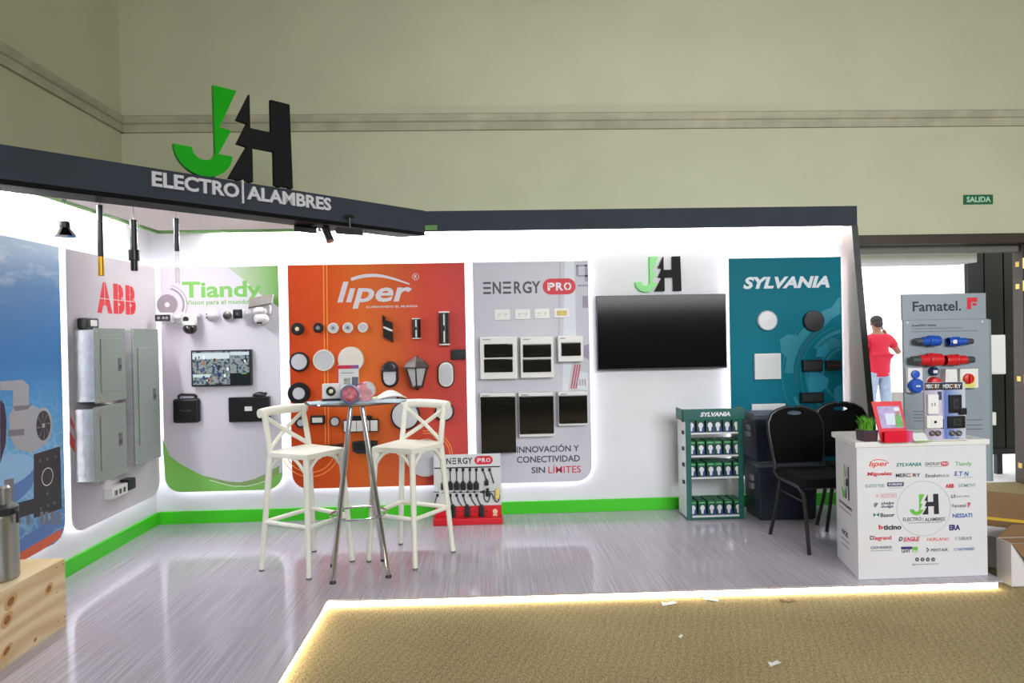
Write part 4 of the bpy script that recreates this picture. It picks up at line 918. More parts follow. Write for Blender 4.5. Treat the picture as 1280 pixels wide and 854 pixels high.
MB().box(xc-0.006, xc+0.006, y0s-0.03, y1s+0.03, 0, 0.012, sw).build('divider_bar', t)
xl_, _ = hl(218, 180); xr_, _ = hl(366, 180); ytop = hl(366, 131)[1]; yb_ = HT-M0.translation.z
M1 = frame(M0.translation-HP.Z*0.04, HP.X, HP.Y, HP.Z)
t = thing('company_logo', M1, 'large standing green and black bolt-shaped logo letters on top of the diagonal header', 'logo', 'green and black logos')
r = (xl_, yb_, xr_, ytop)
MB().prism(jh(r, J_PTS), 0.0, 0.03, JHG).build('green_letter', t)
MB().prism(jh(r, H_PTS), 0.0, 0.03, JHK).build('black_letter', t)
mb = MB(); x_ = xl_+(xr_-xl_)*0.22
for f_ in (0.18, 0.3, 0.5, 0.6, 0.86, 0.97): mb.box(xl_+(xr_-xl_)*f_-0.012, xl_+(xr_-xl_)*f_+0.012, yb_-0.001, yb_+0.01, 0.004, 0.026, JHK)
mb.build('fixing_foot', t)
PG = 'lamps hanging from the canopy'
def hang(u, y): 
    p = at_y(u, 300, y); return p.x, y
gold = mat('gold_metal', (206, 150, 40), 0.3, metal=0.7, vary=0.05)
def zpx(u, v, y): return at_y(u, v, y).z
SOF = SZ+0.02
# chrome spotlight on a hook
x, y = hang(81, 3.98); za, zb2 = zpx(81, 277, y), zpx(81, 295.5, y)
t = thing('pendant_lamp', floor_frame(x, y, SOF), 'small chrome cone spotlight hanging on a hook, above the underwater panel', 'pendant lamp', PG)
mb = MB(); mb.cyl((0, 0, 0), (0, 0, za-SOF), 0.0022, DKGREY, n=6); mb.tube([(0.0, 0, -0.04), (0.012, 0, -0.05), (0.010, 0, -0.075), (0, 0, -0.085), (-0.01, 0, -0.07), (-0.012, 0, -0.03)], 0.003, DKGREY, 6); mb.build('cord', t)
hh_ = za-zb2
mb = MB(); mb.lathe([(0.0001, za-SOF), (0.028, za-SOF), (0.030, za-SOF-hh_*0.45), (0.022, za-SOF-hh_*0.5)], BLACK); mb.build('cap', t)
mb = MB(); mb.lathe([(0.024, za-SOF-hh_*0.35), (0.034, za-SOF-hh_*0.5), (0.060, za-SOF-hh_*0.96), (0.062, za-SOF-hh_), (0.056, za-SOF-hh_*0.97), (0.02, za-SOF-hh_*0.5)], CHROME, caps=False); mb.build('lamp_shade', t)
def rod(u, y, v0, v1, segs, label):
    x, y = hang(u, y); t = thing('pendant_lamp', floor_frame(x, y, SOF), label, 'pendant lamp', PG)
    z0 = zpx(u, v0, y)-SOF
    mb = MB(); mb.cyl((0, 0, 0), (0, 0, z0), 0.0018, DKGREY, n=6); mb.lathe([(0.0001, 0), (0.03, 0), (0.03, -0.012), (0.0001, -0.014)], BLACK, n=16); mb.build('cord', t)
    for (nm, a, b_, r_, m_) in segs:
        za, zb_ = zpx(u, a, y)-SOF, zpx(u, b_, y)-SOF
        mb = MB(); mb.lathe([(r_*0.92, za), (r_, za-0.003), (r_, zb_+0.003), (r_*0.9, zb_)], m_, n=20); mb.build(nm, t)
rod(125.6, 4.15, 256.5, 345, [('tube', 256.5, 321, 0.0165, BLACK), ('gold_tip', 321, 345, 0.0165, gold)], 'slim black tube pendant with a gold tip hanging from the canopy')
rod(167.3, 4.2, 275, 338.6, [('tube', 275, 338.6, 0.0205, BLACK), ('sleeve', 312.5, 326, 0.031, BLACK)], 'black tube pendant with a wider sleeve near its end')
rod(220.8, 4.35, 273, 354, [('tube', 273, 314, 0.0155, BLACK), ('clear_tip', 314, 354, 0.014, mat('clear_acrylic', (226, 226, 228), 0.08, alpha=0.28))], 'black tube pendant with a long clear tip, nearest the wall corner')
# track heads under the header
TG = 'track lights under the header end'
yy = 4.98
def track(u0, v0, u1, v1, kind, label):
    f, w, h = Plane((0, yy, 0)).box(u0, v0, u1, v1); c = f.translation
    t = thing('track_light', floor_frame(c.x, c.y, c.z), label, 'track light', TG)
    mb = MB(); mb.cyl((0, 0, h*0.3), (0, 0, SOF-c.z), 0.008, BLACK, n=8); mb.box(-0.03, 0.03, -0.02, 0.02, SOF-c.z-0.02, SOF-c.z, BLACK, 0.003); mb.build('stem', t)
    return t, w, h
t, w, h = track(367, 279.5, 398, 293, 0, 'tilted black track light with a grid of small lenses, leftmost under the header end')
mb = MB(); mb.T = Matrix.Rotation(0.14, 4, 'Y') @ Matrix.Rotation(0.5, 4, 'X'); mb.box(-w*0.46, w*0.46, -0.022, 0.022, -0.022, 0.022, BLACK, 0.004); mb.build('housing', t)
mb = MB(); mb.T = Matrix.Rotation(0.14, 4, 'Y') @ Matrix.Rotation(0.5, 4, 'X')
for i in range(6):
    for j in (-1, 1): mb.box(-w*0.40+i*w*0.14, -w*0.30+i*w*0.14, -0.0245, -0.0215, j*0.010-0.007, j*0.010+0.007, DKGREY)
mb.build('lens_grid', t)
t, w, h = track(402.5, 282.5, 418.5, 305, 1, 'black cylinder track spotlight aimed down to the right under the header end')
mb = MB(); a = Vector((-w*0.26, 0.0, h*0.42)); b_ = Vector((w*0.26, -0.05, -h*0.40)); mb.cyl(a, b_, 0.029, BLACK, n=20); mb.build('housing', t)
d_ = (b_-a).normalized(); mb = MB(); mb.cyl(b_-d_*0.002, b_+d_*0.002, 0.021, CHROME, n=18); mb.build('reflector', t)
t, w, h = track(420, 284, 454.5, 295, 2, 'flat black bar track light under the header end, next to the spotlight')
mb = MB(); mb.T = Matrix.Rotation(0.08, 4, 'Y'); mb.box(-w*0.5, w*0.5, -0.03, 0.03, -h*0.35, h*0.35, DKGREY, 0.004); mb.build('housing', t)

# ================================================================== BAR TABLE AND STOOLS
cream = mat('cream_white_painted_metal', (238, 238, 224), 0.4, vary=0.03)
rubber = mat('grey_rubber_foot', (110, 108, 104), 0.7, vary=0.05)
ST = 0.775
def make_stool(label):
    t = thing('bar_stool', Matrix.Identity(4), label, 'bar stool', 'cream bar stools at the tall table')
    mb = MB()
    pts = [(-0.165, -0.175), (0.165, -0.175), (0.185, 0.15), (0.16, 0.19), (-0.16, 0.19), (-0.185, 0.15)]
    mb.prism(pts, ST-0.035, ST, cream, bev=0.012); mb.build('seat', t)
    feet = [(-0.19, -0.2), (0.19, -0.2), (0.225, 0.2), (-0.225, 0.2)]; tops = [(-0.15, -0.155), (0.15, -0.155), (0.165, 0.165), (-0.165, 0.165)]
    leg_at = lambda i, z: Vector((feet[i][0]+(tops[i][0]-feet[i][0])*z/(ST-0.03), feet[i][1]+(tops[i][1]-feet[i][1])*z/(ST-0.03), z))
    for i in range(4):
        mb = MB(); mb.tube([leg_at(i, 0.0), leg_at(i, ST-0.03)], 0.0165, cream, 12, 0.021); l = mb.build('leg', t)
        mb = MB(); mb.tube([leg_at(i, -0.0), leg_at(i, 0.012)], 0.0175, rubber, 12); mb.build('rubber_foot', l)
    for i in range(4):
        mb = MB(); a, b_ = leg_at(i, 0.317), leg_at((i+1) % 4, 0.317); mb.tube([a, b_], 0.0145, cream, 10); mb.build('stretcher', t)
    for i in range(4):
        j = (i+1) % 4; mb = MB(); a, b_ = leg_at(i, ST-0.14), leg_at(j, ST-0.14); mid = (a+b_)/2
        for p, q in ((a, mid), (b_, mid)):
            pts = [p+(q-p)*(0.75*k/6)+Vector((0, 0, 0.105*math.sin(PI/2*k/6))) for k in range(7)]
            mb.tube(pts, 0.0105, cream, 8)
        mb.build('seat_bracket', t)
    post = lambda s, z: Vector((s*(0.165-0.004*(z-ST)), 0.165+0.16*(z-ST)+0.25*(z-ST)**2, z))
    for s in (-1, 1):
        mb = MB(); mb.tube([post(s, ST-0.03+0.29*k/5) for k in range(6)], 0.019, cream, 12); mb.build('back_post', t)
    mb = MB(); zt = 1.03
    pts = [Vector((x, post(1, zt).y+0.025*(1-(x/0.185)**2), zt-0.006*(abs(x)/0.185)**2)) for x in [(-0.2+0.4*k/10) for k in range(11)]]
    mb.tube(pts, 0.021, cream, 12, flat=1.45); mb.build('top_rail', t)
    for s in (-1, 1):
        mb = MB(); a = post(-s, ST+0.005); b_ = post(s, zt-0.03); pts = [a+(b_-a)*k/6+Vector((0, s*0.004+0.02*math.sin(PI*k/6), 0)) for k in range(7)]
        mb.tube(pts, 0.0125, cream, 10, flat=1.2); mb.build('cross_brace', t)
    return t
s1_ = make_stool('cream cross-back bar stool left of the tall table, facing right')
s1_.matrix_world = floor_frame(-1.196, 4.558, 0, math.atan2(-0.2205, 0.3385)+PI/2)
dup(s1_, floor_frame(-0.5485, 4.675, 0, math.atan2(-0.3595, -0.204)+PI/2), 'cream cross-back bar stool right of the tall table, facing toward the table')
# table
tcx, tcy, TZ = -0.836, 4.404, 1.107
t = thing('bar_table', floor_frame(tcx, tcy), 'tall round bar table with four splayed chrome legs and footrest ring', 'table')
tt = mat('table_top_dark_glass', (92, 74, 62), 0.12, vary=0.1, coat=0.4)
MB().lathe([(0.0001, TZ-0.012), (0.318, TZ-0.012), (0.322, TZ-0.006), (0.318, TZ), (0.0001, TZ)], tt, n=56).build('tabletop', t)
mb = MB(); mb.lathe([(0.0001, TZ-0.03), (0.09, TZ-0.03), (0.10, TZ-0.012), (0.0001, TZ-0.012)], CHROME, n=28); mb.build('top_plate', t)
ft = [(-0.966-tcx, 4.207-tcy), (-0.637-tcx, 4.282-tcy), (-0.715-tcx, 4.601-tcy), (-1.035-tcx, 4.524-tcy)]
for fx, fy in ft:
    mb = MB(); k = 0.2; mb.tube([(fx, fy, 0.012), (fx*k, fy*k, TZ-0.025)], 0.0145, CHROME, 14); l = mb.build('leg', t)
    mb = MB(); mb.lathe([(0.02, 0), (0.02, 0.01), (0.013, 0.02)], DKGREY, Matrix.Translation((fx, fy, 0)), 14); mb.build('foot_cap', l)
mb = MB(); zr = 0.377; kk = 1-0.8*(zr/TZ); rr_ = 0.232*kk+0.008
mb.tube([(rr_*math.cos(2*PI*i/36), rr_*math.sin(2*PI*i/36), zr) for i in range(36)], 0.0065, CHROME, 8, closed=True); mb.build('footrest_ring', t)
# things lying on the table
paper = mat('paper_white', (214, 218, 216), 0.7, vary=0.03); paperb = mat('paper_pale_blue', (178, 198, 210), 0.7, vary=0.12, scale=14)
def sheet(x, y, z, rz, w, h, m_, label, lift=0.0, print_=None):
    t = thing('brochure_sheet', floor_frame(x, y, z, rz), label, 'brochure', 'papers on the bar table')
    mb = MB(); n = 12; vs = []; fs = []
    for s, dz in ((1, 0.004), (0, 0.0)):
        for i in range(n+1):
            for j in (0, 1): vs.append((-w/2+w*i/n, -h/2+h*j, dz+lift*max(0, math.sin(PI*(i/n-0.35)/0.65))*(0.4+0.6*j)))
    k = 2*(n+1)
    for i in range(n):
        fs += [(2*i, 2*i+2, 2*i+3, 2*i+1), (k+2*i+1, k+2*i+3, k+2*i+2, k+2*i), (2*i+2, 2*i, k+2*i, k+2*i+2), (2*i+1, 2*i+3, k+2*i+3, k+2*i+1)]
    fs += [(0, 1, k+1, k), (2*n+1, 2*n, k+2*n, k+2*n+1)]
    mb.add(vs, fs, m_); mb.build('paper', t)
    if print_:
        mb = MB(); mb.frect((-w*0.4, -h*0.35, -w*0.12, h*0.2), 0.0046, print_); mb.build('printed_block', t)
    return t
pg_ = mat('print_leaf_green', (130, 176, 84), 0.6, vary=0.1)
sheet(-0.98, 4.27, TZ, 0.35, 0.25, 0.19, paperb, 'folded pale blue paper at the left side of the table top')
sheet(-0.66, 4.25, TZ, -0.12, 0.29, 0.2, paperb, 'large pale blue paper sheet on the right side of the table top', 0.004)
sheet(-0.66, 4.44, TZ+0.006, 0.25, 0.26, 0.18, paper, 'white leaflet with a raised corner and green print, right side of the table top', 0.04, pg_)
# white display lamp with dark ring
x, y = at_y(414, 492, 4.36).x, 4.36
t = thing('spotlight_sample', floor_frame(x, y, TZ, 0.12), 'square white spotlight with round black lens ring, left on the table top', 'lamp')
mb = MB(); mb.box(-0.058, 0.058, -0.02, 0.03, 0.004, 0.014, BLACK, 0.003); mb.box(-0.06, 0.06, -0.03, 0.035, 0.0, 0.006, BLACK); mb.build('base', t)
mb = MB(); mb.box(-0.056, 0.056, -0.008, 0.028, 0.014, 0.112, WPLAS, 0.008); mb.build('housing', t)
TT = Matrix.Translation((0, -0.008, 0.064)) @ Matrix.Rotation(PI/2, 4, 'X')
mb = MB(); mb.lathe([(0.03, 0), (0.03, 0.006), (0.022, 0.008), (0.014, 0.004), (0.0001, 0.004)], BLACK, TT, 24); mb.build('lens_ring', t)
mb = MB(); mb.lathe([(0.0135, 0.002), (0.0135, 0.006), (0.0001, 0.009)], lensy, TT, 18); mb.build('lens', t)
# brochure in a holder
PT = Plane((0, 4.40, 0))
f, w, h = PT.box(421.5, 456, 448, 499); c = f.translation
f = floor_frame(c.x, 4.40, TZ, 0.0); hz = c.z-TZ
t = thing('brochure_holder', f, 'upright white brochure with red and purple top band standing on the bar table', 'brochure')
fl1 = ramp_mat('brochure_band', [(0, (206, 52, 66)), (0.5, (196, 60, 84)), (1, (110, 96, 176))], 0, -0.07, 0.07)
H_ = hz+h/2
mb = MB(); mb.T = Matrix.Rotation(-0.10, 4, 'X'); mb.box(-w/2, w/2, -0.003, 0.003, 0.002, H_, paper); mb.build('card', t)
mb = MB(); mb.T = Matrix.Rotation(-0.10, 4, 'X') @ Matrix(((1, 0, 0, 0), (0, 0, -1, -0.0035), (0, 1, 0, 0), (0, 0, 0, 1)))
mb.frect((-w/2, H_*0.885, w/2, H_*0.985), 0.0, fl1); mb.frect((-w/2, 0.01, -w*0.45, H_*0.89), 0.0, mat('band_red', (206, 52, 66), 0.5)); mb.frect((-w*0.2, H_*0.45, w*0.1, H_*0.62), 0.0002, mat('print_greyish', (150, 160, 150), 0.6, vary=0.4, scale=30)); mb.frect((w*0.18, H_*0.40, w*0.48, H_*0.65), 0.0002, mat('print_slate', (94, 100, 120), 0.6, vary=0.4, scale=30)); mb.frect((-w*0.35, H_*0.76, w*0.25, H_*0.775), 0.0002, GINK)
mb.build('printing', t, smooth=0)
mb = MB(); mb.box(-w*0.55, w*0.55, -0.03, 0.035, 0, 0.006, mat('acrylic_clear', (226, 230, 232), 0.08, alpha=0.4)); mb.box(-w*0.55, w*0.55, -0.034, -0.030, 0.0, 0.07, MATS['acrylic_clear']); mb.build('acrylic_foot', t)
# clear jar lying on its side
x = at_y(438, 497, 4.2).x
t = thing('jar', floor_frame(x, 4.2, TZ, 0.15), 'round clear jar with bluish rim and pinkish contents lying on the table front', 'jar')
jm = mat('jar_clear', (214, 220, 232), 0.1, alpha=0.35); jr = mat('jar_rim_blue', (96, 118, 160), 0.3, vary=0.1); jc = mat('wrapped_sweets', (216, 120, 134), 0.5, vary=0.45, scale=38)
TT = Matrix.Translation((0, 0, 0.058)) @ Matrix.Rotation(PI/2, 4, 'X')
mb = MB(); mb.lathe([(0.045, -0.10), (0.054, -0.085), (0.056, 0.05)], jm, TT, 30, caps=False); mb.build('body', t)
mb = MB(); mb.lathe([(0.056, 0.046), (0.058, 0.05), (0.058, 0.06), (0.05, 0.062), (0.048, 0.05)], jr, TT, 30, caps=False); mb.build('rim', t)
mb = MB(); mb.lathe([(0.0001, -0.09), (0.04, -0.085), (0.049, -0.06), (0.05, 0.03), (0.03, 0.048), (0.0001, 0.05)], jc, TT, 24); mb.build('contents', t)
x = at_y(452, 492, 4.32).x
t = thing('candy_bag', floor_frame(x, 4.33, TZ, -0.2), 'crumpled pink and clear plastic bag beside the jar on the bar table', 'bag')
rnd = random.Random(3); mb = MB(); n = 14
prof = [(0.0001, 0.0), (0.052, 0.002), (0.068, 0.03), (0.06, 0.065), (0.035, 0.09), (0.02, 0.10), (0.034, 0.115), (0.0001, 0.105)]
mb.lathe(prof, mat('pink_foil', (214, 150, 156), 0.25, vary=0.35, scale=24), n=n, sy=0.6)
for v in mb.bm.verts: v.co += Vector((rnd.uniform(-.008, .008), rnd.uniform(-.008, .008), rnd.uniform(-.006, .006) if v.co.z > 0.01 else 0))
mb.build('foil', t, smooth=0)

# ================================================================== ENERGY PRO CORD DISPLAY
PE = Plane((0, 5.50, 0))
f, w, h = PE.box(542.6, 568, 626.5, 655); c = f.translation
EW = w; f = frame((c.x, 5.50, 0), PE.X, PE.Y, PE.Z); ez = at_y(585, 568, 5.50).z
t = thing('cord_display', f, 'white and red counter display with hanging adapter cords, on the floor', 'display stand')
eb = mat('display_white_board', (214, 218, 218), 0.45, vary=0.02); er = mat('display_red', (206, 22, 34), 0.4, vary=0.04)
MB().box(-w/2, w/2, 0.04, ez, -0.012, 0.0, eb, 0.002).build('board', t)
mb = MB(); mb.box(-w/2-0.006, w/2+0.008, 0.0, 0.05, -0.02, 0.085, er, 0.006); mb.build('base', t)
loc = lambda u, v: PE.loc(f, u, v)
mb = MB(); yr = loc(585, 632.5)[1]
mb.box(-w/2, w/2, 0.05, yr, 0.0, 0.006, er); 
energy_word(mb, PE.rect(f, 551.5, 572.5, 590.5, 580.3), INK, 0.0008); pro_pill(mb, PE.rect(f, 593, 570, 616, 580.6), 0.0008, RINK, WINK)
for a in ((542.6, 583.7, 625, 585.2), (542.6, 614.8, 549, 615.8), (552, 614.8, 625, 615.6)): mb.frect(PE.rect(f, *a), 0.0006, INK)
for u in (558, 566.5, 574.5, 583, 591.5, 600): mb.frect(PE.rect(f, u, 614, u+3, 616.4), 0.0008, INK)
for k in range(8):
    for v in (639, 646.5): mb.disc(*loc(556+k*7.5, v), 0.008, 0.0065, mat('display_red_dark', (150, 14, 24), 0.4), 10)
for v in (639, 644.5): mb.disc(*loc(619, v), 0.02, 0.0066, mat('display_seal_cream', (232, 206, 170), 0.5), 16)
mb.build('printed_graphics', t, smooth=0)
CG2 = 'adapter cords hanging on the cord display'
def cord(pts, plug, label, pm=BLACK):
    p = [loc(*q) for q in pts]
    o = frame((c.x+p[0][0], 5.50, p[0][1]), PE.X, PE.Y, PE.Z); q = [(a-p[0][0], b-p[0][1]) for a, b in p]
    k = thing('adapter_cord', o, label, 'adapter cord', CG2)
    mb = MB(); mb.box(-0.010, 0.010, -0.018, 0.006, 0, 0.02, BLACK, 0.003); mb.build('hook_clip', k)
    n = len(q); ctr = []
    for i in range(n-1):
        for s in range(5):
            u = s/5; a = q[max(0, i-1)]; b = q[i]; d = q[i+1]; e2 = q[min(n-1, i+2)]
            ctr.append(tuple(0.5*((2*b[m])+(-a[m]+d[m])*u+(2*a[m]-5*b[m]+4*d[m]-e2[m])*u*u+(-a[m]+3*b[m]-3*d[m]+e2[m])*u**3) for m in (0, 1))+(0.014,))
    ctr.append(q[-1]+(0.014,)); mb = MB(); mb.tube(ctr, 0.0042, DKGREY, 6); mb.build('cord', k)
    if plug:
        mb = MB(); pw, ph = plug; x, y = q[-1]; mb.box(x-pw/2, x+pw/2, y-ph, y, 0.004, 0.034, pm, 0.006)
        mb.box(x-pw*0.28, x+pw*0.28, y-ph*0.3, y+0.012, 0.008, 0.03, pm, 0.004); mb.build('plug', k)
    return k
pw_ = 7.2*5.5/850
ords = ['first', 'second', 'third', 'fourth', 'fifth', 'sixth']
for i, u in enumerate((555, 563, 571, 579, 587.5, 595.5)):
    cord([(u, 586), (u, 595), (u, 603)], (pw_*0.93, 0.058), 'short black cord with square plug, %s in the upper row of the display' % ords[i])
cord([(603.5, 586), (606, 593), (608.2, 600)], (0.034, 0.042), 'black cord with a small square connector, seventh in the upper row')
cord([(612, 586), (615, 596), (617.5, 604)], None, 'plain slanted black cord at the right end of the upper row')
goldp = mat('connector_yellow', (226, 204, 110), 0.35, vary=0.08)
cord([(605, 613.5), (605.5, 623), (610, 627), (614, 616), (618, 624), (622, 627), (624.5, 620), (621.5, 612)], (0.034, 0.07), 'looped black cord with a yellow connector at the right of the cord display', goldp)
cord([(609.5, 611), (610, 613), (610.3, 614.5)], (0.036, 0.034), 'small dark connector hanging above the looped cord')
cord([(547, 618), (544, 628), (543, 640)], None, 'single thin cord hanging at the left edge of the cord display')
lw = ['first', 'second', 'third', 'fourth', 'fifth']
for i, ((u0, u1)) in enumerate(((563, 566.3), (571, 577.5), (579.2, 584.0), (588, 595.5), (596, 602.0))):
    two = i % 2 == 0
    cord([(u0, 618), (u0+(u1-u0)*0.4, 626), (u1, 632)], (0.044, 0.10) if two else None, 'black cord%s, %s in the lower row of the display' % (' with a round double plug' if two else ' running into its neighbour', lw[i]))

# ================================================================== BULB RACK
rk = mat('rack_green_metal', (12, 92, 82), 0.4, vary=0.05); rw = mat('rack_white_metal', (220, 222, 222), 0.4, vary=0.02)
RX0, RX1, RY0, RY1, RH = 1.584, 2.042, 5.365, 5.60, 0.83
t = thing('bulb_rack', floor_frame(0, 0), 'green and white wire rack full of boxed light bulbs with green header', 'display rack')
t.matrix_world = floor_frame((RX0+RX1)/2, (RY0+RY1)/2); ox, oy = (RX0+RX1)/2, (RY0+RY1)/2
hw, hd_ = (RX1-RX0)/2, (RY1-RY0)/2
MB().box(-hw, -hw+0.012, -hd_, hd_, 0.015, RH, rw, 0.002).build('side_panel', t)
MB().box(hw-0.012, hw, -hd_, hd_, 0.015, RH, rw, 0.002).build('side_panel', t)
for s in (-1, 1):
    MB().box(s*(hw-0.018)-0.02, s*(hw-0.018)+0.02, -hd_-0.008, -hd_+0.012, 0, RH, rk, 0.003).build('front_post', t)
MB().box(-hw+0.012, hw-0.012, hd_-0.006, hd_, 0.015, 0.02, rw).build('back_rail', t)
PR = Plane((0, RY0-0.005, 0)); shz = []
for v in (541.8, 570.2, 597.4, 645.4):
    z = PR.hit(890, v).z; shz.append(z)
    MB().box(-hw+0.012, hw-0.012, -hd_-0.006, hd_, z-0.008, z+0.006, rw, 0.002).build('shelf', t)
MB().box(-hw+0.01, hw-0.01, -hd_-0.004, -hd_+0.01, 0.004, 0.03, rk).build('kick_plate', t)
zh0, zh1 = PR.hit(890, 525.5).z, PR.hit(890, 511).z
mb = MB(); mb.box(-hw-0.03, hw+0.02, -hd_-0.012, -hd_-0.004, zh0, zh1, rk, 0.003); mb.box(-hw-0.03, -hw-0.022, -hd_-0.012, hd_*0.5, zh0, zh1, rk, 0.003); mb.box(hw+0.014, hw+0.02, -hd_-0.012, hd_*0.5, zh0, zh1, rk, 0.003)
hdr = mb.build('header_board', t)
mb = MB(); mb.T = Matrix(((1, 0, 0, 0), (0, 0, -1, -hd_-0.0125), (0, 1, 0, 0), (0, 0, 0, 1))); zc_ = (zh0+zh1)/2
mb.text('SYLVANIA', (-hw*0.5, zc_-0.016, hw*0.56, zc_+0.020), WINK, 0.0004, bold=0.05, shear=0.22); mb.build('lettering', hdr)
for z in (0.28, 0.42, 0.55, 0.68, 0.78): MB().box(-hw-0.014, -hw, -hd_*0.6, -hd_*0.3, z, z+0.03, DKGREY, 0.003).build('hook', t)
# boxed bulbs
bxg = mat('bulb_box_green', (22, 110, 74), 0.45, vary=0.06); bxd = mat('bulb_box_dark_green', (10, 70, 58), 0.45, vary=0.06); bxb = mat('bulb_box_blue', (40, 62, 128), 0.45, vary=0.06); bxw = mat('bulb_picture_white', (226, 228, 232), 0.45); bxl = mat('bulb_box_light_green', (110, 190, 110), 0.45)
def bulb_box(M, label):
    k = thing('bulb_box', M, label, 'light bulb box', 'boxed light bulbs on the rack'); a = 0.031; H = 0.112
    MB().box(-a, a, -a, a, 0, H, bxd, 0.0015).build('carton', k, smooth=0)
    mb = MB(); mb.T = Matrix(((1, 0, 0, 0), (0, 0, -1, -a), (0, 1, 0, 0), (0, 0, 0, 1)))
    mb.frect((-a, H*0.78, a, H), 0.0004, bxg); mb.frect((-a*0.7, H*0.85, a*0.7, H*0.93), 0.0008, bxl); mb.frect((a*0.1, 0, a, H*0.5), 0.0004, bxb)
    mb.disc(0.002, H*0.52, a*0.62, 0.0008, bxw, 18, H*0.2); mb.flat([(-a*0.32, H*0.36), (a*0.42, H*0.36), (a*0.3, H*0.1), (-a*0.18, H*0.1)], 0.0008, bxw); mb.build('front_print', k, smooth=0)
    mb = MB(); mb.frect((-a*0.8, -a*0.8, a*0.8, a*0.8), H+0.0004, bxg); mb.frect((-a*0.8, -a*0.3, a*0.8, a*0.1), H+0.0008, bxl); mb.build('top_print', k, smooth=0)
    return k
first = None; rows = ['front', 'second', 'third']; sn = ['top', 'second', 'third', 'bottom']; cn = ['first', 'second', 'third', 'fourth', 'fifth', 'sixth']
for si, z in enumerate(shz):
    for ri in range(3):
        for ci in range(6):
            M = floor_frame(ox-hw+0.052+ci*0.0715+(0.004*((ci*7+si*3) % 3-1)), oy-hd_+0.042+ri*0.067, z+0.006, 0.03*((ci*5+ri*3+si) % 5-2))
            lab = 'green light bulb box, %s from left, %s row, %s shelf of the rack' % (cn[ci], rows[ri], sn[si])
            if first is None: first = bulb_box(M, lab)
            else: dup(first, M, lab)
# ================================================================== TOTES AND CHAIRS
nv = mat('tote_navy_plastic', (42, 48, 66), 0.4, vary=0.06); nvr = mat('tote_rim_grey_navy', (92, 98, 112), 0.45, vary=0.08); tl_ = mat('tote_latch_grey', (150, 154, 156), 0.45, vary=0.05)
def tote(x0, x1, y0, y1, z0, z1, label):
    cx, cy = (x0+x1)/2, (y0+y1)/2; a, b_ = (x1-x0)/2, (y1-y0)/2; H = z1-z0
    t = thing('storage_tote', floor_frame(cx, cy, z0), label, 'storage box', 'navy storage totes')
    s = 0.90; mb = MB(); zt = H-0.045
    mb.hexa([(-a*s, -b_*s, 0), (a*s, -b_*s, 0), (a*s, b_*s, 0), (-a*s, b_*s, 0), (-a*.96, -b_*.96, zt), (a*.96, -b_*.96, zt), (a*.96, b_*.96, zt), (-a*.96, b_*.96, zt)], nv, 0.012)
    for k in range(5):
        x = -a*0.7+a*1.4*k/4; mb.hexa([(x-.012, -b_*s-.005, .03), (x+.012, -b_*s-.005, .03), (x+.012, -b_*s+.01, .03), (x-.012, -b_*s+.01, .03), (x-.012, -b_*.96-.005, zt), (x+.012, -b_*.96-.005, zt), (x+.012, -b_*.9, zt), (x-.012, -b_*.9, zt)], nv)
    mb.build('tub', t)
    mb = MB(); mb.box(-a, a, -b_, b_, H-0.045, H-0.018, nvr, 0.006); mb.box(-a*0.95, a*0.95, -b_*0.93, b_*0.93, H-0.02, H, nvr, 0.008); mb.build('lid', t)
    mb = MB()
    for k in (0, 1): mb.box(-a*0.985-0.014+0.006*k, -a*0.93, -b_*0.38, -b_*0.02, H*0.50+k*H*0.14, H*0.60+k*H*0.14, tl_, 0.004)
    mb.build('handle', t)
    return t
tote(2.12, 2.62, 5.27, 5.60, 0, 0.468, 'lower navy storage tote with grey latch, on the floor behind the black chair')
tote(2.10, 2.60, 5.28, 5.60, 0.468, 0.842, 'upper navy storage tote stacked on another, in front of the teal panel')
chk = mat('chair_black_fabric', (14, 14, 14), 0.9, spec=0.15, vary=0.15, scale=40, bump=0.1); chf = mat('chair_black_frame', (26, 26, 28), 0.35, vary=0.08)
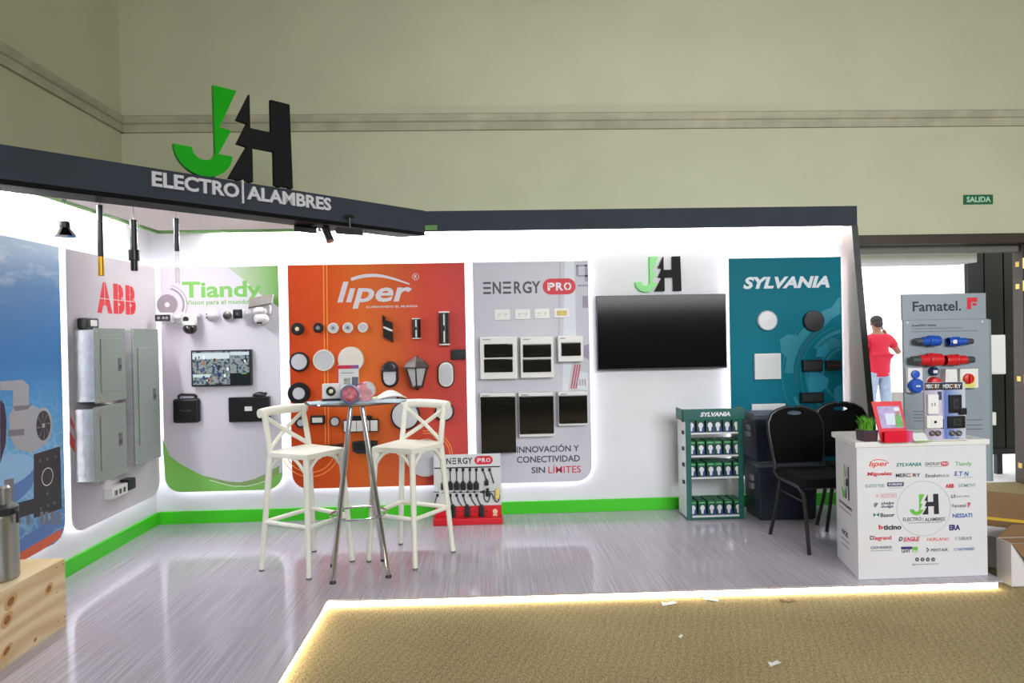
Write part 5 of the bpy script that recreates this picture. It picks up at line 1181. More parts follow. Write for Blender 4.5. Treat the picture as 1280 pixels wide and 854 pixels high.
def make_chair(label):
    t = thing('banquet_chair', Matrix.Identity(4), label, 'chair', 'black banquet chairs beside the counter')
    mb = MB(); mb.prism([(-0.19, -0.24), (0.19, -0.24), (0.21, -0.20), (0.205, 0.17), (-0.205, 0.17), (-0.21, -0.20)], 0.445, 0.505, chk, bev=0.022); mb.build('seat', t)
    # backrest: arched pad with a hand slot
    out = [(-0.16, 0.0), (0.16, 0.0), (0.186, 0.10), (0.20, 0.24), (0.195, 0.30), (0.165, 0.355), (0.11, 0.385), (0.05, 0.40), (-0.05, 0.40), (-0.11, 0.385), (-0.165, 0.355), (-0.195, 0.30), (-0.20, 0.24), (-0.186, 0.10)]
    hole = [(0.065*math.cos(a), 0.362+0.016*math.sin(a)) for a in [2*PI*i/16 for i in range(16)]]
    bmx = bmesh.new(); vo_ = [bmx.verts.new((x, y, 0)) for x, y in out]; vh = [bmx.verts.new((x, y, 0)) for x, y in hole]
    es = [bmx.edges.new((vo_[i], vo_[(i+1) % len(vo_)])) for i in range(len(vo_))]+[bmx.edges.new((vh[i], vh[(i+1) % 16])) for i in range(16)]
    bmesh.ops.triangle_fill(bmx, use_beauty=True, edges=es)
    bmx.verts.index_update(); vs = [tuple(v.co) for v in bmx.verts]; fs = [tuple(v.index for v in f.verts) for f in bmx.faces]; bmx.free()
    fs = [f for f in fs if not all(i >= len(out) for i in f)]
    nn = len(vs); ring = lambda a, n, o: [(o+a[i], o+a[(i+1) % n]) for i in range(n)]
    q = [(x, y, 0.018) for x, y, _ in vs]+[(x, y, -0.018) for x, y, _ in vs]
    ff = fs+[tuple(nn+i for i in f[::-1]) for f in fs]
    for i in range(len(out)): j = (i+1) % len(out); ff.append((i, j, nn+j, nn+i))
    o_ = len(out)
    for i in range(16): j = (i+1) % 16; ff.append((o_+j, o_+i, nn+o_+i, nn+o_+j))
    tilt = 0.17
    TB = Matrix.Translation((0, 0.205, 0.53)) @ Matrix.Rotation(PI/2-tilt, 4, 'X')
    mb = MB(); mb.add(q, ff, chk, TB); bmesh.ops.recalc_face_normals(mb.bm, faces=mb.bm.faces[:]); mb.build('backrest', t)
    TBp = lambda x, y: tuple(TB @ Vector((x, y, -0.012)))
    for s in (-1, 1):
        mb = MB(); pts = [TBp(s*x, y) for x, y in ((0.02, 0.405), (0.06, 0.404), (0.12, 0.388), (0.172, 0.358), (0.203, 0.30), (0.207, 0.24), (0.193, 0.10), (0.182, 0.0))]+[(s*0.195, 0.19, 0.47), (s*0.205, 0.12, 0.445), (s*0.207, -0.05, 0.44), (s*0.205, -0.17, 0.435), (s*0.20, -0.215, 0.40), (s*0.195, -0.225, 0.34), (s*0.182, -0.25, 0.0)]
        mb.tube(pts, 0.0135, chf, 10); mb.build('side_frame', t)
        mb = MB(); mb.tube([(s*0.20, 0.10, 0.435), (s*0.203, 0.15, 0.25), (s*0.218, 0.235, 0.0)], 0.0135, chf, 10); mb.build('rear_leg', t)
        mb = MB(); mb.tube([(s*0.2015, 0.13, 0.36), (s*0.197, -0.222, 0.345)], 0.007, chf, 8); mb.build('brace', t)
    mb = MB(); mb.tube([(-0.2, 0.1, 0.43), (0.2, 0.1, 0.43)], 0.009, chf, 8); mb.tube([(-0.2, -0.18, 0.43), (0.2, -0.18, 0.43)], 0.009, chf, 8); mb.build('cross_bar', t)
    return t
ch1 = make_chair('black banquet chair with a hand slot in its back, in front of the navy totes')
ch1.matrix_world = floor_frame(2.30, 4.705, 0, 0.05)
dup(ch1, floor_frame(2.745, 4.90, 0, 0.02), 'black banquet chair half hidden behind the white counter')

# ================================================================== COUNTER
cw = mat('counter_white', (216, 216, 220), 0.35, vary=0.015)
CFx0, CFx1, CFy, CBx0, CBx1, CBy, CZ = 2.198, 2.995, 3.969, 2.294, 2.96, 4.398, 0.825
t = thing('promo_counter', floor_frame(2.6, 4.18), 'white promotional counter printed with many brand logos and a round emblem', 'counter')
o = Vector((2.6, 4.18, 0))
q = lambda x, y, z: (x-o.x, y-o.y, z)
MB().hexa([q(CFx0, CFy, 0), q(CFx1, CFy, 0), q(CBx1, CBy, 0), q(CBx0, CBy, 0), q(CFx0, CFy, CZ-0.033), q(CFx1, CFy, CZ-0.033), q(CBx1, CBy, CZ-0.033), q(CBx0, CBy, CZ-0.033)], cw, 0.004).build('body', t)
MB().hexa([q(CFx0-0.014, CFy-0.012, CZ-0.033), q(CFx1+0.014, CFy-0.012, CZ-0.033), q(CBx1+0.014, CBy+0.012, CZ-0.033), q(CBx0-0.02, CBy+0.012, CZ-0.033), q(CFx0-0.014, CFy-0.012, CZ), q(CFx1+0.014, CFy-0.012, CZ), q(CBx1+0.014, CBy+0.012, CZ), q(CBx0-0.02, CBy+0.012, CZ)], mat('counter_top_white', (222, 222, 218), 0.35, vary=0.02), 0.004).build('countertop', t)
PC = Plane((0, CFy-0.0002, 0)); FC = frame((o.x, CFy-0.0002, 0), PC.X, PC.Y, PC.Z)
g = MB(); g.T = Matrix(((1, 0, 0, 0), (0, 0, -1, CFy-0.0004-o.y), (0, 1, 0, 0), (0, 0, 0, 1)))
def cr(x0, y0, x1, y1): return PC.rect(FC, 1040+x0/4.495, 540+y0/4.495, 1040+x1/4.495, 540+y1/4.495)
ink = lambda n, c: mat('ink_'+n, c, 0.5)
i_or = ink('vermilion', (216, 74, 44)); i_te = ink('teal', (16, 122, 110)); i_gr = ink('leaf', (110, 172, 110)); i_re = ink('crimson', (196, 40, 56)); i_dk = ink('charcoal', (56, 60, 72)); i_gy = ink('steel_grey', (110, 118, 128)); i_bl = ink('royal_blue', (36, 84, 156)); i_nv = ink('navy', (50, 56, 92)); i_st = ink('sage', (120, 160, 150)); i_pk = ink('pale_red', (212, 130, 140)); i_bk = ink('black', (34, 34, 40)); i_pu = ink('indigo', (54, 44, 112)); i_wh = ink('paper_white', (222, 222, 226)); i_lg = ink('lime', (104, 184, 70)); i_yo = ink('amber', (216, 140, 60))
def T(s, x0, y0, x1, y1, m_, b=0.02, sh=0.0, z=0.0004): g.text(s, cr(x0, y0, x1, y1), m_, z, bold=b*0.55, shear=sh)
liper_word(g, cr(207, 153, 323, 202), i_or, 0.0004)
T('SYLVANIA', 360, 173, 502, 194, i_te, 0.06, 0.25)
energy_word(g, cr(523, 171, 608, 188), i_dk, 0.0004); pro_pill(g, cr(610, 166, 656, 191), 0.0004, i_re, i_wh); g.frect(cr(523, 194, 640, 196), 0.0004, i_gy)
T('Tiandy', 692, 167, 786, 197, i_gr, 0.03)
T('Miguelez', 197, 225, 340, 251, i_re, 0.07, 0.1)
T('MERC', 358, 233, 438, 255, i_bk, 0.045); T('O', 436, 231, 455, 253, i_yo, 0.0); T('RY', 456, 233, 497, 253, i_bk, 0.045)
T('Escalum', 525, 235, 615, 255, i_dk, 0.03); T('ex', 620, 240, 660, 254, i_gy, 0.01)
T('E', 687, 222, 705, 248, i_bl, 0.06, 0.15); T('T', 714, 222, 734, 248, i_bl, 0.06, 0.15); T('N', 744, 222, 768, 248, i_bl, 0.06, 0.15); g.disc(*[(cr(708, 240, 712, 244)[0]), (cr(708, 240, 712, 244)[1])], 0.003, 0.0004, i_bl, 8); g.disc(cr(738, 232, 742, 236)[0], cr(738, 232, 742, 236)[1], 0.003, 0.0004, i_bl, 8); g.frect(cr(705, 255, 790, 257), 0.0004, i_gy)
T('suntree', 186, 290, 292, 312, i_st, 0.02)
g.frect(cr(310, 283, 403, 306), 0.0004, i_nv); T('KOBLENZ', 318, 288, 396, 300, i_wh, 0.05, 0, 0.0008); g.frect(cr(318, 314, 398, 316), 0.0004, i_gy)
T('ABB', 637, 292, 685, 315, i_re, 0.09); T('SIEMENS', 710, 291, 806, 309, i_st, 0.02)
x0, y0, x1, y1 = cr(243, 347, 266, 370); g.arc((x0+x1)/2, (y0+y1)/2, 0.006, 0.0085, 0, 2*PI, 0.0004, i_pk, 20); g.disc((x0+x1)/2, (y0+y1)/2, 0.003, 0.0004, i_pk, 10)
for a in ((274, 346, 362, 348), (274, 368, 362, 370), (274, 346, 276, 370), (360, 346, 362, 370)): g.frect(cr(*a), 0.0004, i_pk)
T('KOTOS', 282, 352, 354, 365, i_pk, 0.03)
T('LS', 668, 352, 694, 371, i_nv, 0.06, 0.2); T('ELECTRIC', 698, 358, 774, 367, i_gy, 0.03)
x0, y0, x1, y1 = cr(230, 395, 266, 428); c_ = ((x0+x1)/2, (y0+y1)/2); g.arc(c_[0], c_[1], 0.009, 0.0145, 0.4, 4.6, 0.0004, i_nv, 18); g.arc(c_[0], c_[1], 0.0, 0.006, 0, 2*PI, 0.0004, i_nv, 12)
T('phelps', 276, 392, 348, 412, i_nv, 0.05, 0.15); T('dodge', 276, 411, 344, 430, i_nv, 0.05, 0.15)
T('Famatel', 676, 405, 752, 424, i_dk, 0.02)
def f_logo(mb, r, z, m_):
    a, b_, c2, d = r; w_, h_ = c2-a, d-b_
    mb.flat([(a, b_), (a+.4*w_, b_), (a+.4*w_, d-.38*h_), (c2, d-.38*h_), (c2, d), (a, d)], z, m_); mb.frect((a+.52*w_, b_+.30*h_, a+.92*w_, b_+.52*h_), z, m_)
f_logo(g, cr(762, 397, 778, 423), 0.0004, i_re)
for k in range(2):
    x0, y0, x1, y1 = cr(232, 454, 265, 478); xm = (x0+x1)/2
    g.flat([(x0 if k == 0 else x1, y0), (xm, (y0+y1)/2), (x0 if k == 0 else x1, y1)], 0.0004, i_te)
T('Basor', 272, 456, 352, 478, i_bk, 0.04)
T('NESSATI', 678, 458, 787, 482, i_bl, 0.05)
T('b', 262, 522, 286, 548, i_re, 0.08); T('ticino', 288, 522, 390, 550, i_bk, 0.07)
T('ERA', 658, 521, 720, 553, i_pu, 0.10)
g.frect(cr(213, 585, 233, 606), 0.0004, i_bk); g.frect(cr(218, 590, 228, 601), 0.0008, i_wh); T('legrand', 238, 584, 333, 614, i_re, 0.05)
T('D', 374, 590, 398, 614, i_nv, 0.09, 0.2); T('EAGLE', 402, 590, 492, 612, i_re, 0.07, 0.2); g.frect(cr(400, 614, 490, 616.5), 0.0004, i_re)
T('FAIRLAND', 533, 594, 657, 612, i_or, 0.01, 0.1)
x0, y0, x1, y1 = cr(690, 588, 706, 610); g.arc((x0+x1)/2, (y0+y1)/2, 0.005, 0.008, 0.5, 5.8, 0.0004, i_gy, 18); T('SIBRAPE', 712, 589, 786, 608, i_gy, 0.02)
T('GENEBRE', 215, 642, 337, 657, i_gy, 0.06); g.frect(cr(213, 666, 338, 668.5), 0.0004, i_gy)
g.frect(cr(388, 645, 450, 660), 0.0004, i_pu); g.frect(cr(450, 645, 482, 679), 0.0003, i_lg); T('LEVIT', 392, 663, 440, 679, i_bk, 0.06); T('ON', 443, 663, 478, 679, i_wh, 0.05, 0, 0.0008)
x0, y0, x1, y1 = cr(530, 648, 548, 678); g.flat([(x0, y0), (x0, y0+.3*(y1-y0)), (x0+.6*(x1-x0), (y0+y1)/2), (x0, y1-.3*(y1-y0)), (x0, y1), (x1, (y0+y1)/2)], 0.0004, i_dk)
T('PENTAIR', 556, 655, 652, 671, i_dk, 0.03)
x0, y0, x1, y1 = cr(683, 650, 703, 671); g.arc((x0+x1)/2, (y0+y1)/2, 0.0065, 0.009, 0, 2*PI, 0.0004, i_bl, 18); T('HAYWARD', 708, 650, 800, 667, i_bl, 0.04)
for i, x in enumerate((478, 508, 538, 568)):
    x0, y0, x1, y1 = cr(x-11, 706, x+11, 728); c_ = ((x0+x1)/2, (y0+y1)/2); g.disc(c_[0], c_[1], (x1-x0)/2, 0.0004, i_dk, 20)
    if i == 1: g.text('f', (c_[0]-.003, c_[1]-.006, c_[0]+.003, c_[1]+.006), i_wh, 0.0008, bold=0.04)
    else: g.arc(c_[0], c_[1], 0.0028, 0.0048, 0, 2*PI, 0.0008, i_wh, 12)
T('@electroalambres', 450, 738, 596, 749, i_gy, 0.02)
x0, y0, x1, y1 = cr(363, 278, 667, 582); g.arc((x0+x1)/2, (y0+y1)/2, (x1-x0)/2-.003, (x1-x0)/2, 0, 2*PI, 0.0004, mat('ink_pale_sage', (164, 184, 172), 0.5), 72)
r = cr(437, 350, 600, 467); g.flat(jh(r, J_PTS), 0.0006, i_lg); g.flat(jh(r, H_PTS), 0.0006, i_bk)
T('ELECTRO', 399, 481, 503, 501, i_bk, 0.02); T('ALAMBRES', 521, 481, 635, 501, i_bk, 0.02); g.frect(cr(510, 479, 512, 504), 0.0004, i_bk); g.frect(cr(424, 508, 620, 511), 0.0004, i_gy)
g.build('printed_logos', t, smooth=0)
# left flank print
sx = Vector((CFx0-CBx0, CFy-CBy, 0)); L_ = sx.length; sx.normalize(); sn_ = sx.cross(Vector((0, 0, 1)))
g = MB(); b0 = Vector((CBx0, CBy, 0))-o+sn_*0.0006; g.T = frame(b0, sx, Vector((0, 0, 1)), sn_)
r = (L_*0.30, 0.43, L_*0.66, 0.645); g.flat(jh(r, J_PTS), 0.0004, i_lg); g.flat(jh(r, H_PTS), 0.0004, i_bk)
g.text('ELECTRO|ALAMBRES', (L_*0.16, 0.375, L_*0.76, 0.40), i_bk, 0.0004, bold=0.03); g.frect((L_*0.18, 0.352, L_*0.74, 0.358), 0.0004, i_gy)
g.text('NOS', (L_*0.28, 0.19, L_*0.56, 0.225), i_dk, 0.0004, bold=0.04); g.frect((L_*0.24, 0.160, L_*0.62, 0.167), 0.0004, i_gy); g.frect((L_*0.26, 0.125, L_*0.60, 0.132), 0.0004, i_gy)
g.build('printed_logos', t, smooth=0)
MB().box(*(CFx0-o.x+0.02, CFx0-o.x+0.05, CFy-o.y+0.15, CFy-o.y+0.17, CZ-0.0335, CZ-0.032), i_gy).build('cable_slot', t)

# ---- things on the counter
def on_counter(u, v): return at_z(u, v, CZ)
p = on_counter(1083.5, 551)
t = thing('potted_plant', floor_frame(p.x, p.y, CZ), 'small grassy green plant in a dark square pot on the white counter', 'potted plant')
mw = 0.092/2; potm = mat('pot_dark_plum', (58, 34, 42), 0.5, vary=0.08)
mb = MB(); mb.hexa([(-mw*.9, -mw*.9, 0), (mw*.9, -mw*.9, 0), (mw*.9, mw*.9, 0), (-mw*.9, mw*.9, 0), (-mw, -mw, 0.068), (mw, -mw, 0.068), (mw, mw, 0.068), (-mw, mw, 0.068)], potm, 0.003); mb.build('pot', t)
mb = MB(); rnd = random.Random(5); gm = mat('grass_blade_green', (96, 176, 44), 0.5, vary=0.25, scale=30)
for i in range(150):
    a = rnd.uniform(0, 2*PI); r0 = rnd.uniform(0, 0.045); lean = rnd.uniform(0.0, 0.06); hgt = rnd.uniform(0.06, 0.115)
    x0, y0 = r0*math.cos(a), r0*math.sin(a); a2 = a+rnd.uniform(-.8, .8); dx, dy = math.cos(a2)*lean, math.sin(a2)*lean; nx, ny = -math.sin(a2)*0.0032, math.cos(a2)*0.0032
    vs = []
    for k, s in enumerate((0, .5, 1)):
        ww = (1, .8, .1)[k]; bx, by, bz = x0+dx*s*s, y0+dy*s*s, 0.066+hgt*(s-0.25*s*s)
        vs += [(bx-nx*ww, by-ny*ww, bz), (bx+nx*ww, by+ny*ww, bz)]
    mb.add(vs, [(0, 1, 3, 2), (2, 3, 5, 4)], gm)
mb.build('leaves', t, smooth=0)
# red brochure stand
p = on_counter(1120, 552.5); PBk = Plane((0, p.y, 0))
t = thing('brochure_stand', floor_frame(p.x, p.y, CZ, 0.0), 'red leaning brochure with a safety-helmet worker picture on the white counter', 'brochure')
W_ = 0.178; Hb = PBk.hit(1115, 502).z-CZ
redb = mat('brochure_red', (214, 28, 46), 0.4, vary=0.03)
mb = MB(); mb.T = Matrix.Rotation(-0.12, 4, 'X')
mb.hexa([(-W_*0.50, 0, 0.0), (W_*0.42, 0, 0), (W_*0.42, 0.006, 0), (-W_*0.50, 0.006, 0), (-W_*0.72, 0, Hb), (W_*0.30, 0, Hb), (W_*0.30, 0.006, Hb), (-W_*0.72, 0.006, Hb)], redb); mb.build('card', t)
mb = MB(); mb.T = Matrix.Rotation(-0.12, 4, 'X') @ Matrix(((1, 0, 0, 0), (0, 0, -1, -0.0008), (0, 1, 0, 0), (0, 0, 0, 1)))
pr = lambda a, b_: ((-0.50-0.22*b_+0.92*a)*W_, b_*Hb)
def pq(pts, z, m_): mb.flat([pr(*p_) for p_ in pts], z, m_)
pq([(0.14, .34), (0.98, .34), (0.98, .88), (0.14, .88)], 0.0, mat('brochure_picture_lilac', (176, 160, 206), 0.5, vary=0.2, scale=20))
pq([(0.35, .42), (0.70, .42), (0.72, .70), (0.38, .70)], 0.0003, mat('brochure_picture_sky', (206, 216, 230), 0.5))
pq([(0.66, .36), (0.98, .36), (0.96, .62), (0.88, .68), (0.76, .66)], 0.0006, mat('vest_green', (112, 170, 96), 0.5, vary=0.3, scale=40))
x_, y_ = pr(0.86, .72); mb.disc(x_, y_, 0.014, 0.0008, mat('brochure_skin', (176, 120, 104), 0.5)); x_, y_ = pr(0.85, .80); mb.disc(x_, y_, 0.018, 0.0010, i_wh, ry=0.012)
mb.build('printing', t, smooth=0)
mb = MB(); mb.box(-W_*0.46, W_*0.5, -0.02, 0.05, 0, 0.004, redb); mb.box(-W_*0.46, W_*0.5, -0.024, -0.020, 0, 0.068, ramp_mat('brochure_pocket', [(0, (214, 28, 46)), (0.65, (210, 30, 60)), (1, (170, 140, 200))], 0, -0.09, 0.12))
mb.build('pocket', t)
p = on_counter(1148, 551)
t = thing('leaflet_card', floor_frame(p.x, p.y, CZ, 0.05), 'folded white leaflet with green edge beside the red brochure on the counter', 'leaflet')
mb = MB(); mb.hexa([(-0.045, -0.03, 0), (0.045, -0.03, 0), (0.045, 0.03, 0), (-0.045, 0.03, 0), (-0.045, 0.008, 0.045), (0.045, 0.008, 0.045), (0.045, 0.014, 0.045), (-0.045, 0.014, 0.045)], paper); mb.build('card', t, smooth=0)
MB().box(-0.05, 0.06, -0.045, -0.03, 0, 0.004, pg_).build('green_edge', t)
# outlet sample board
p = on_counter(1181, 550); PM = Plane((0, p.y, 0))
f, w, h = PM.box(1155.5, 478, 1207, 550); c = f.translation
f = frame((c.x, p.y, CZ), PM.X, PM.Y, PM.Z); HM = c.z+h/2-CZ
t = thing('outlet_display', f, 'upright sample board with white and black outlets under a black header', 'display stand')
mlil = ramp_mat('sample_board_print', [(0, (160, 150, 166)), (0.40, (196, 188, 206)), (0.5, (96, 116, 176)), (0.62, (120, 140, 190)), (1, (196, 198, 206))], 0, -w/2, w/2)
MB().box(-w/2, w/2, 0, HM, -0.012, 0, mlil, 0.002).build('board', t, smooth=0)
MB().box(-w/2, w/2, 0, 0.006, -0.06, 0.03, WPLAS, 0.002).build('foot', t)
mr_ = lambda *a: PM.rect(f, *a)
mb = MB(); r = mr_(1155.8, 478.4, 1203, 487.5); mb.frect(r, 0.0006, INK)
mb.text('MERC', mr_(1157.3, 480.5, 1166, 485.5), WINK, 0.001, bold=0.015); mb.text('O', mr_(1166, 480.3, 1168.6, 485.3), i_yo, 0.001, bold=0.0); mb.text('RY', mr_(1168.8, 480.5, 1174.3, 485.5), WINK, 0.001, bold=0.015)
mb.text('MERC', mr_(1178.6, 480.2, 1190, 485.4), WINK, 0.001, bold=0.015); mb.text('O', mr_(1190, 480, 1193.3, 485), i_yo, 0.001); mb.text('RY', mr_(1193.6, 480.2, 1201, 485.4), WINK, 0.001, bold=0.015)
mb.frect(mr_(1172, 489.5, 1177, 500), 0.0006, i_nv); mb.frect(mr_(1176, 524, 1180, 536), 0.0006, i_nv)
mb.text('N1  N2', mr_(1189, 547, 1199, 549.5), GINK, 0.0006, bold=0.03); mb.build('printing', t, smooth=0)
def plate(r, m_, m2, holes, nm):
    mb = MB(); mb.box(r[0], r[2], r[1], r[3], 0, 0.014, m_, 0.003); k = mb.build(nm, t)
    mb = MB(); a, b_, c2, d = r; w_, h_ = c2-a, d-b_
    if holes == 'slots':
        for s in (.35, .62): mb.box(a+s*w_-.003, a+s*w_+.003, b_+.42*h_, b_+.58*h_, 0.0138, 0.0148, m2)
    else: mb.box(a+.25*w_, c2-.25*w_, b_+.2*h_, d-.2*h_, 0.0135, 0.017, m2, 0.002); mb.box(a+.42*w_, c2-.42*w_, b_+.4*h_, d-.4*h_, 0.0165, 0.0175, BLACK)
    mb.build('insert', k)
plate(mr_(1158.5, 493, 1171.8, 517.5), WPLAS, slotm, 'slots', 'outlet'); plate(mr_(1157, 519.5, 1177, 535), WPLAS, WPLAS, 'in', 'outlet')
plate(mr_(1185.5, 493.5, 1200.5, 516), BLACK, DKGREY, 'in', 'outlet'); plate(mr_(1184, 520, 1205, 535), BLACK, DKGREY, 'in', 'outlet')
mb = MB(); mb.box(*(lambda r: (r[0], r[2], r[1], r[3]))(mr_(1198, 510, 1206, 518)), 0, 0.02, BLACK, 0.003); mb.build('side_block', t)
for u, v in ((1164.8, 541.5), (1172, 541.5), (1189.8, 541.5), (1198, 541.5)):
    x_, y_ = PM.loc(f, u, v); mb = MB(); mb.lathe([(0.0165, 0), (0.0165, 0.01), (0.012, 0.012), (0.0001, 0.006)], mat('usb_socket_bronze', (84, 74, 76), 0.4, vary=0.1), Matrix.Translation((x_, y_, 0)), 18); mb.lathe([(0.006, 0.006), (0.0001, 0.012)], pale, Matrix.Translation((x_, y_, 0)), 10); mb.build('round_socket', t)
# ---- Famatel stand behind the counter
PF_ = Plane((0, 4.50, 0)); fam = mat('stand_grey', (140, 150, 158), 0.45, vary=0.03, scale=4)
f, w, h = PF_.box(1130, 400, 1240, 600); c = f.translation
f = frame((c.x, 4.50, 0), PF_.X, PF_.Y, PF_.Z)
t = thing('plug_display', f, 'tall grey display board with red and blue industrial plugs behind the counter', 'display stand')
fr = lambda *a: PF_.rect(f, *a); fl = lambda u, v: PF_.loc(f, u, v)
zb_, zm, zt_ = fl(1236, 602)[1], fl(1185, 399.5)[1], fl(1185, 367)[1]
x0, x1 = fl(1130.5, 480)[0], fl(1237, 480)[0]
MB().box(x0, x1, zb_, zm, -0.02, 0, fam, 0.003).build('board', t)
MB().box(x0-0.002, x1-0.012, zm, zt_, -0.026, -0.006, fam, 0.003).build('header_board', t)
MB().box(x1-0.002, x1+0.018, zb_, zm-0.005, -0.16, 0, mat('stand_edge_grey', (120, 136, 138), 0.45, vary=0.03), 0.003).build('side_panel', t)
MB().box(x0+0.02, x0+0.24, 0, zb_+0.002, -0.14, -0.005, mat('stand_base_navy', (40, 44, 60), 0.5, vary=0.05), 0.004).build('pedestal', t)
mb = MB(); mb.T = Matrix.Translation((0, 0, -0.006)); mb.text('Famatel.', fr(1141.5, 376.6, 1202, 389), INK, 0.0005, bold=0.018); f_logo(mb, fr(1209.5, 372, 1222.5, 386.6), 0.0005, RINK); mb.T = Matrix.Identity(4)
mb.text('SpeedPRO Series', fr(1139.5, 405.5, 1170, 408.6), INK, 0.0005, bold=0.03); mb.text('CLAVIJAS Y BASES INDUSTRIALES', fr(1139.5, 409.4, 1203, 412.4), GINK, 0.0005, bold=0.0); mb.frect(fr(1139.5, 413.8, 1222, 414.4), 0.0005, GINK)
for v in (514, 518, 522, 526): mb.frect(fr(1142, v, 1155, v+0.9), 0.0005, GINK); 
for v in (524.5, 531, 536): mb.frect(fr(1208, v, 1228, v+0.9), 0.0005, GINK)
mb.text('SERIE F', fr(1141.5, 536.5, 1155, 540), INK, 0.0005, bold=0.04)
for u, v in ((1134.5, 403.5), (1228, 402)): mb.disc(*fl(u, v), 0.008, 0.0008, pale, 12)
mb.build('printing', t, smooth=0)
pb_ = mat('plug_blue', (22, 78, 176), 0.4, vary=0.05); pr_ = mat('plug_red', (204, 30, 34), 0.4, vary=0.05); pk_ = mat('plug_grey_gland', (62, 68, 72), 0.5, vary=0.08)
PGp = 'industrial plugs on the grey display board'
def plug(px, col, flip, label, win=False):
    M, w_, h_ = put(PF_, *px, 0.04); k = thing('industrial_plug', M, label, 'plug', PGp); s = -1 if flip else 1
    A = Matrix.Translation((0, 0, h_*0.5)) @ Matrix.Rotation(PI/2*s, 4, 'Y')
    mb = MB(); mb.lathe([(h_*.2, -w_*.5), (h_*.28, -w_*.48), (h_*.3, -w_*.36), (h_*.32, -w_*.22)], pk_, A, 18); mb.build('cable_gland', k)
    mb = MB(); mb.lathe([(h_*.30, -w_*.24), (h_*.38, -w_*.2), (h_*.36, w_*.02), (h_*.44, w_*.06), (h_*.46, w_*.44), (h_*.42, w_*.48), (h_*.36, w_*.3), (0.0001, w_*.3)], col, A, 20)
    mb.box(s*w_*.02 if s > 0 else -w_*.30, s*w_*.02 if s < 0 else w_*.30, h_*.3, h_*.5, h_*.35, h_*.65, col, 0.006); mb.build('body', k)
    mb = MB(); mb.lathe([(h_*.48, w_*.06), (h_*.5, w_*.08), (h_*.5, w_*.13), (h_*.48, w_*.15)], col, A, 20); mb.build('collar', k)
    if win: mb = MB(); mb.box(s*w_*.32-0.014, s*w_*.32+0.014, -h_*.2, h_*.2, h_*.94, h_*1.0, WPLAS, 0.002); mb.build('label_tag', k)
plug((1143.5, 419.5, 1175, 433.5), pb_, False, 'blue industrial plug with grey gland on its left, upper left of the grey board')
plug((1185.3, 421, 1217, 433), pb_, True, 'blue industrial plug with a pale tag, upper right of the grey board', True)
plug((1137.8, 441.5, 1176.5, 458.5), pr_, False, 'large red industrial plug with grey gland on its left, second row of the grey board')
plug((1180.8, 442.8, 1217.5, 457.2), pr_, True, 'red industrial plug with grey gland on its right, second row of the grey board')
M, w_, h_ = put(PF_, 1136.3, 460, 1155, 491, 0.04); k = thing('socket_outlet', M, 'white plate with a blue round socket above a larger blue flap socket', 'socket')
MB().box(-w_/2, w_/2, -h_/2, h_/2, 0, 0.03, WPLAS, 0.006).build('plate', k)
mb = MB(); mb.lathe([(w_*.26, 0.03), (w_*.26, 0.045), (w_*.2, 0.048), (0.0001, 0.046)], pb_, Matrix.Translation((-w_*.05, h_*.24, 0)), 22); mb.build('small_socket', k)
mb = MB(); mb.lathe([(w_*.47, 0.02), (w_*.47, 0.055), (w_*.40, 0.065), (0.0001, 0.066)], pb_, Matrix.Translation((-w_*.05, -h_*.22, 0)), 26); mb.box(-w_*.2, w_*.1, -h_*.26, -h_*.19, 0.065, 0.067, pale); mb.build('flap_socket', k)
M, w_, h_ = put(PF_, 1163.5, 458.5, 1174, 470.5, 0.03); k = thing('socket_outlet', M, 'small round dark blue socket with a pale label at the middle of the grey board', 'socket')
MB().lathe([(w_*.5, 0), (w_*.5, 0.03), (w_*.42, 0.036), (0.0001, 0.034)], mat('socket_deep_blue', (24, 44, 84), 0.4, vary=0.06), n=22).build('body', k)
MB().box(-w_*.26, w_*.26, -h_*.16, h_*.14, 0.033, 0.038, WPLAS, 0.002).build('label_tag', k)
M, w_, h_ = put(PF_, 1162, 472, 1177.5, 486, 0.04); k = thing('socket_outlet', M, 'red domed socket partly hidden behind the outlet sample board', 'socket')
MB().lathe([(w_*.5, 0), (w_*.5, 0.03), (w_*.4, 0.05), (0.0001, 0.056)], pr_, n=24).build('body', k); MB().lathe([(w_*.54, 0), (w_*.54, 0.008), (w_*.5, 0.01)], WPLAS, n=24).build('flange', k)
M, w_, h_ = put(PF_, 1181.5, 461.5, 1197.5, 479, 0.05); k = thing('enclosure_box', M, 'plain white connection box beside the red rotary switch', 'box')
MB().prism([(-w_*.42, h_*.5), (w_*.46, h_*.5), (w_*.5, -h_*.5), (-w_*.5, -h_*.5)], 0, 0.05, WPLAS, bev=0.006).build('body', k); MB().box(-w_*.35, w_*.35, -h_*.3, h_*.35, 0.05, 0.053, WPLAS, 0.002).build('cover', k)
M, w_, h_ = put(PF_, 1200.5, 461, 1223.5, 485.5, 0.05); k = thing('rotary_switch', M, 'white boxed isolator switch with red rotary knob and yellow plate', 'switch')
MB().box(-w_/2, w_/2, -h_/2, h_/2, 0, 0.05, WPLAS, 0.006).build('box', k)
MB().box(-w_*.42, w_*.30, -h_*.46, h_*.10, 0.049, 0.0515, mat('switch_yellow', (222, 214, 110), 0.45, vary=0.03), 0.002).build('yellow_plate', k)
mb = MB(); mb.lathe([(w_*.27, 0.05), (w_*.27, 0.066), (w_*.22, 0.07), (0.0001, 0.07)], pr_, Matrix.Translation((-w_*.1, 0, 0)), 24); mb.box(-w_*.1-.006, -w_*.1+.006, -h_*.2, h_*.2, 0.068, 0.084, pr_, 0.003); mb.build('knob', k)
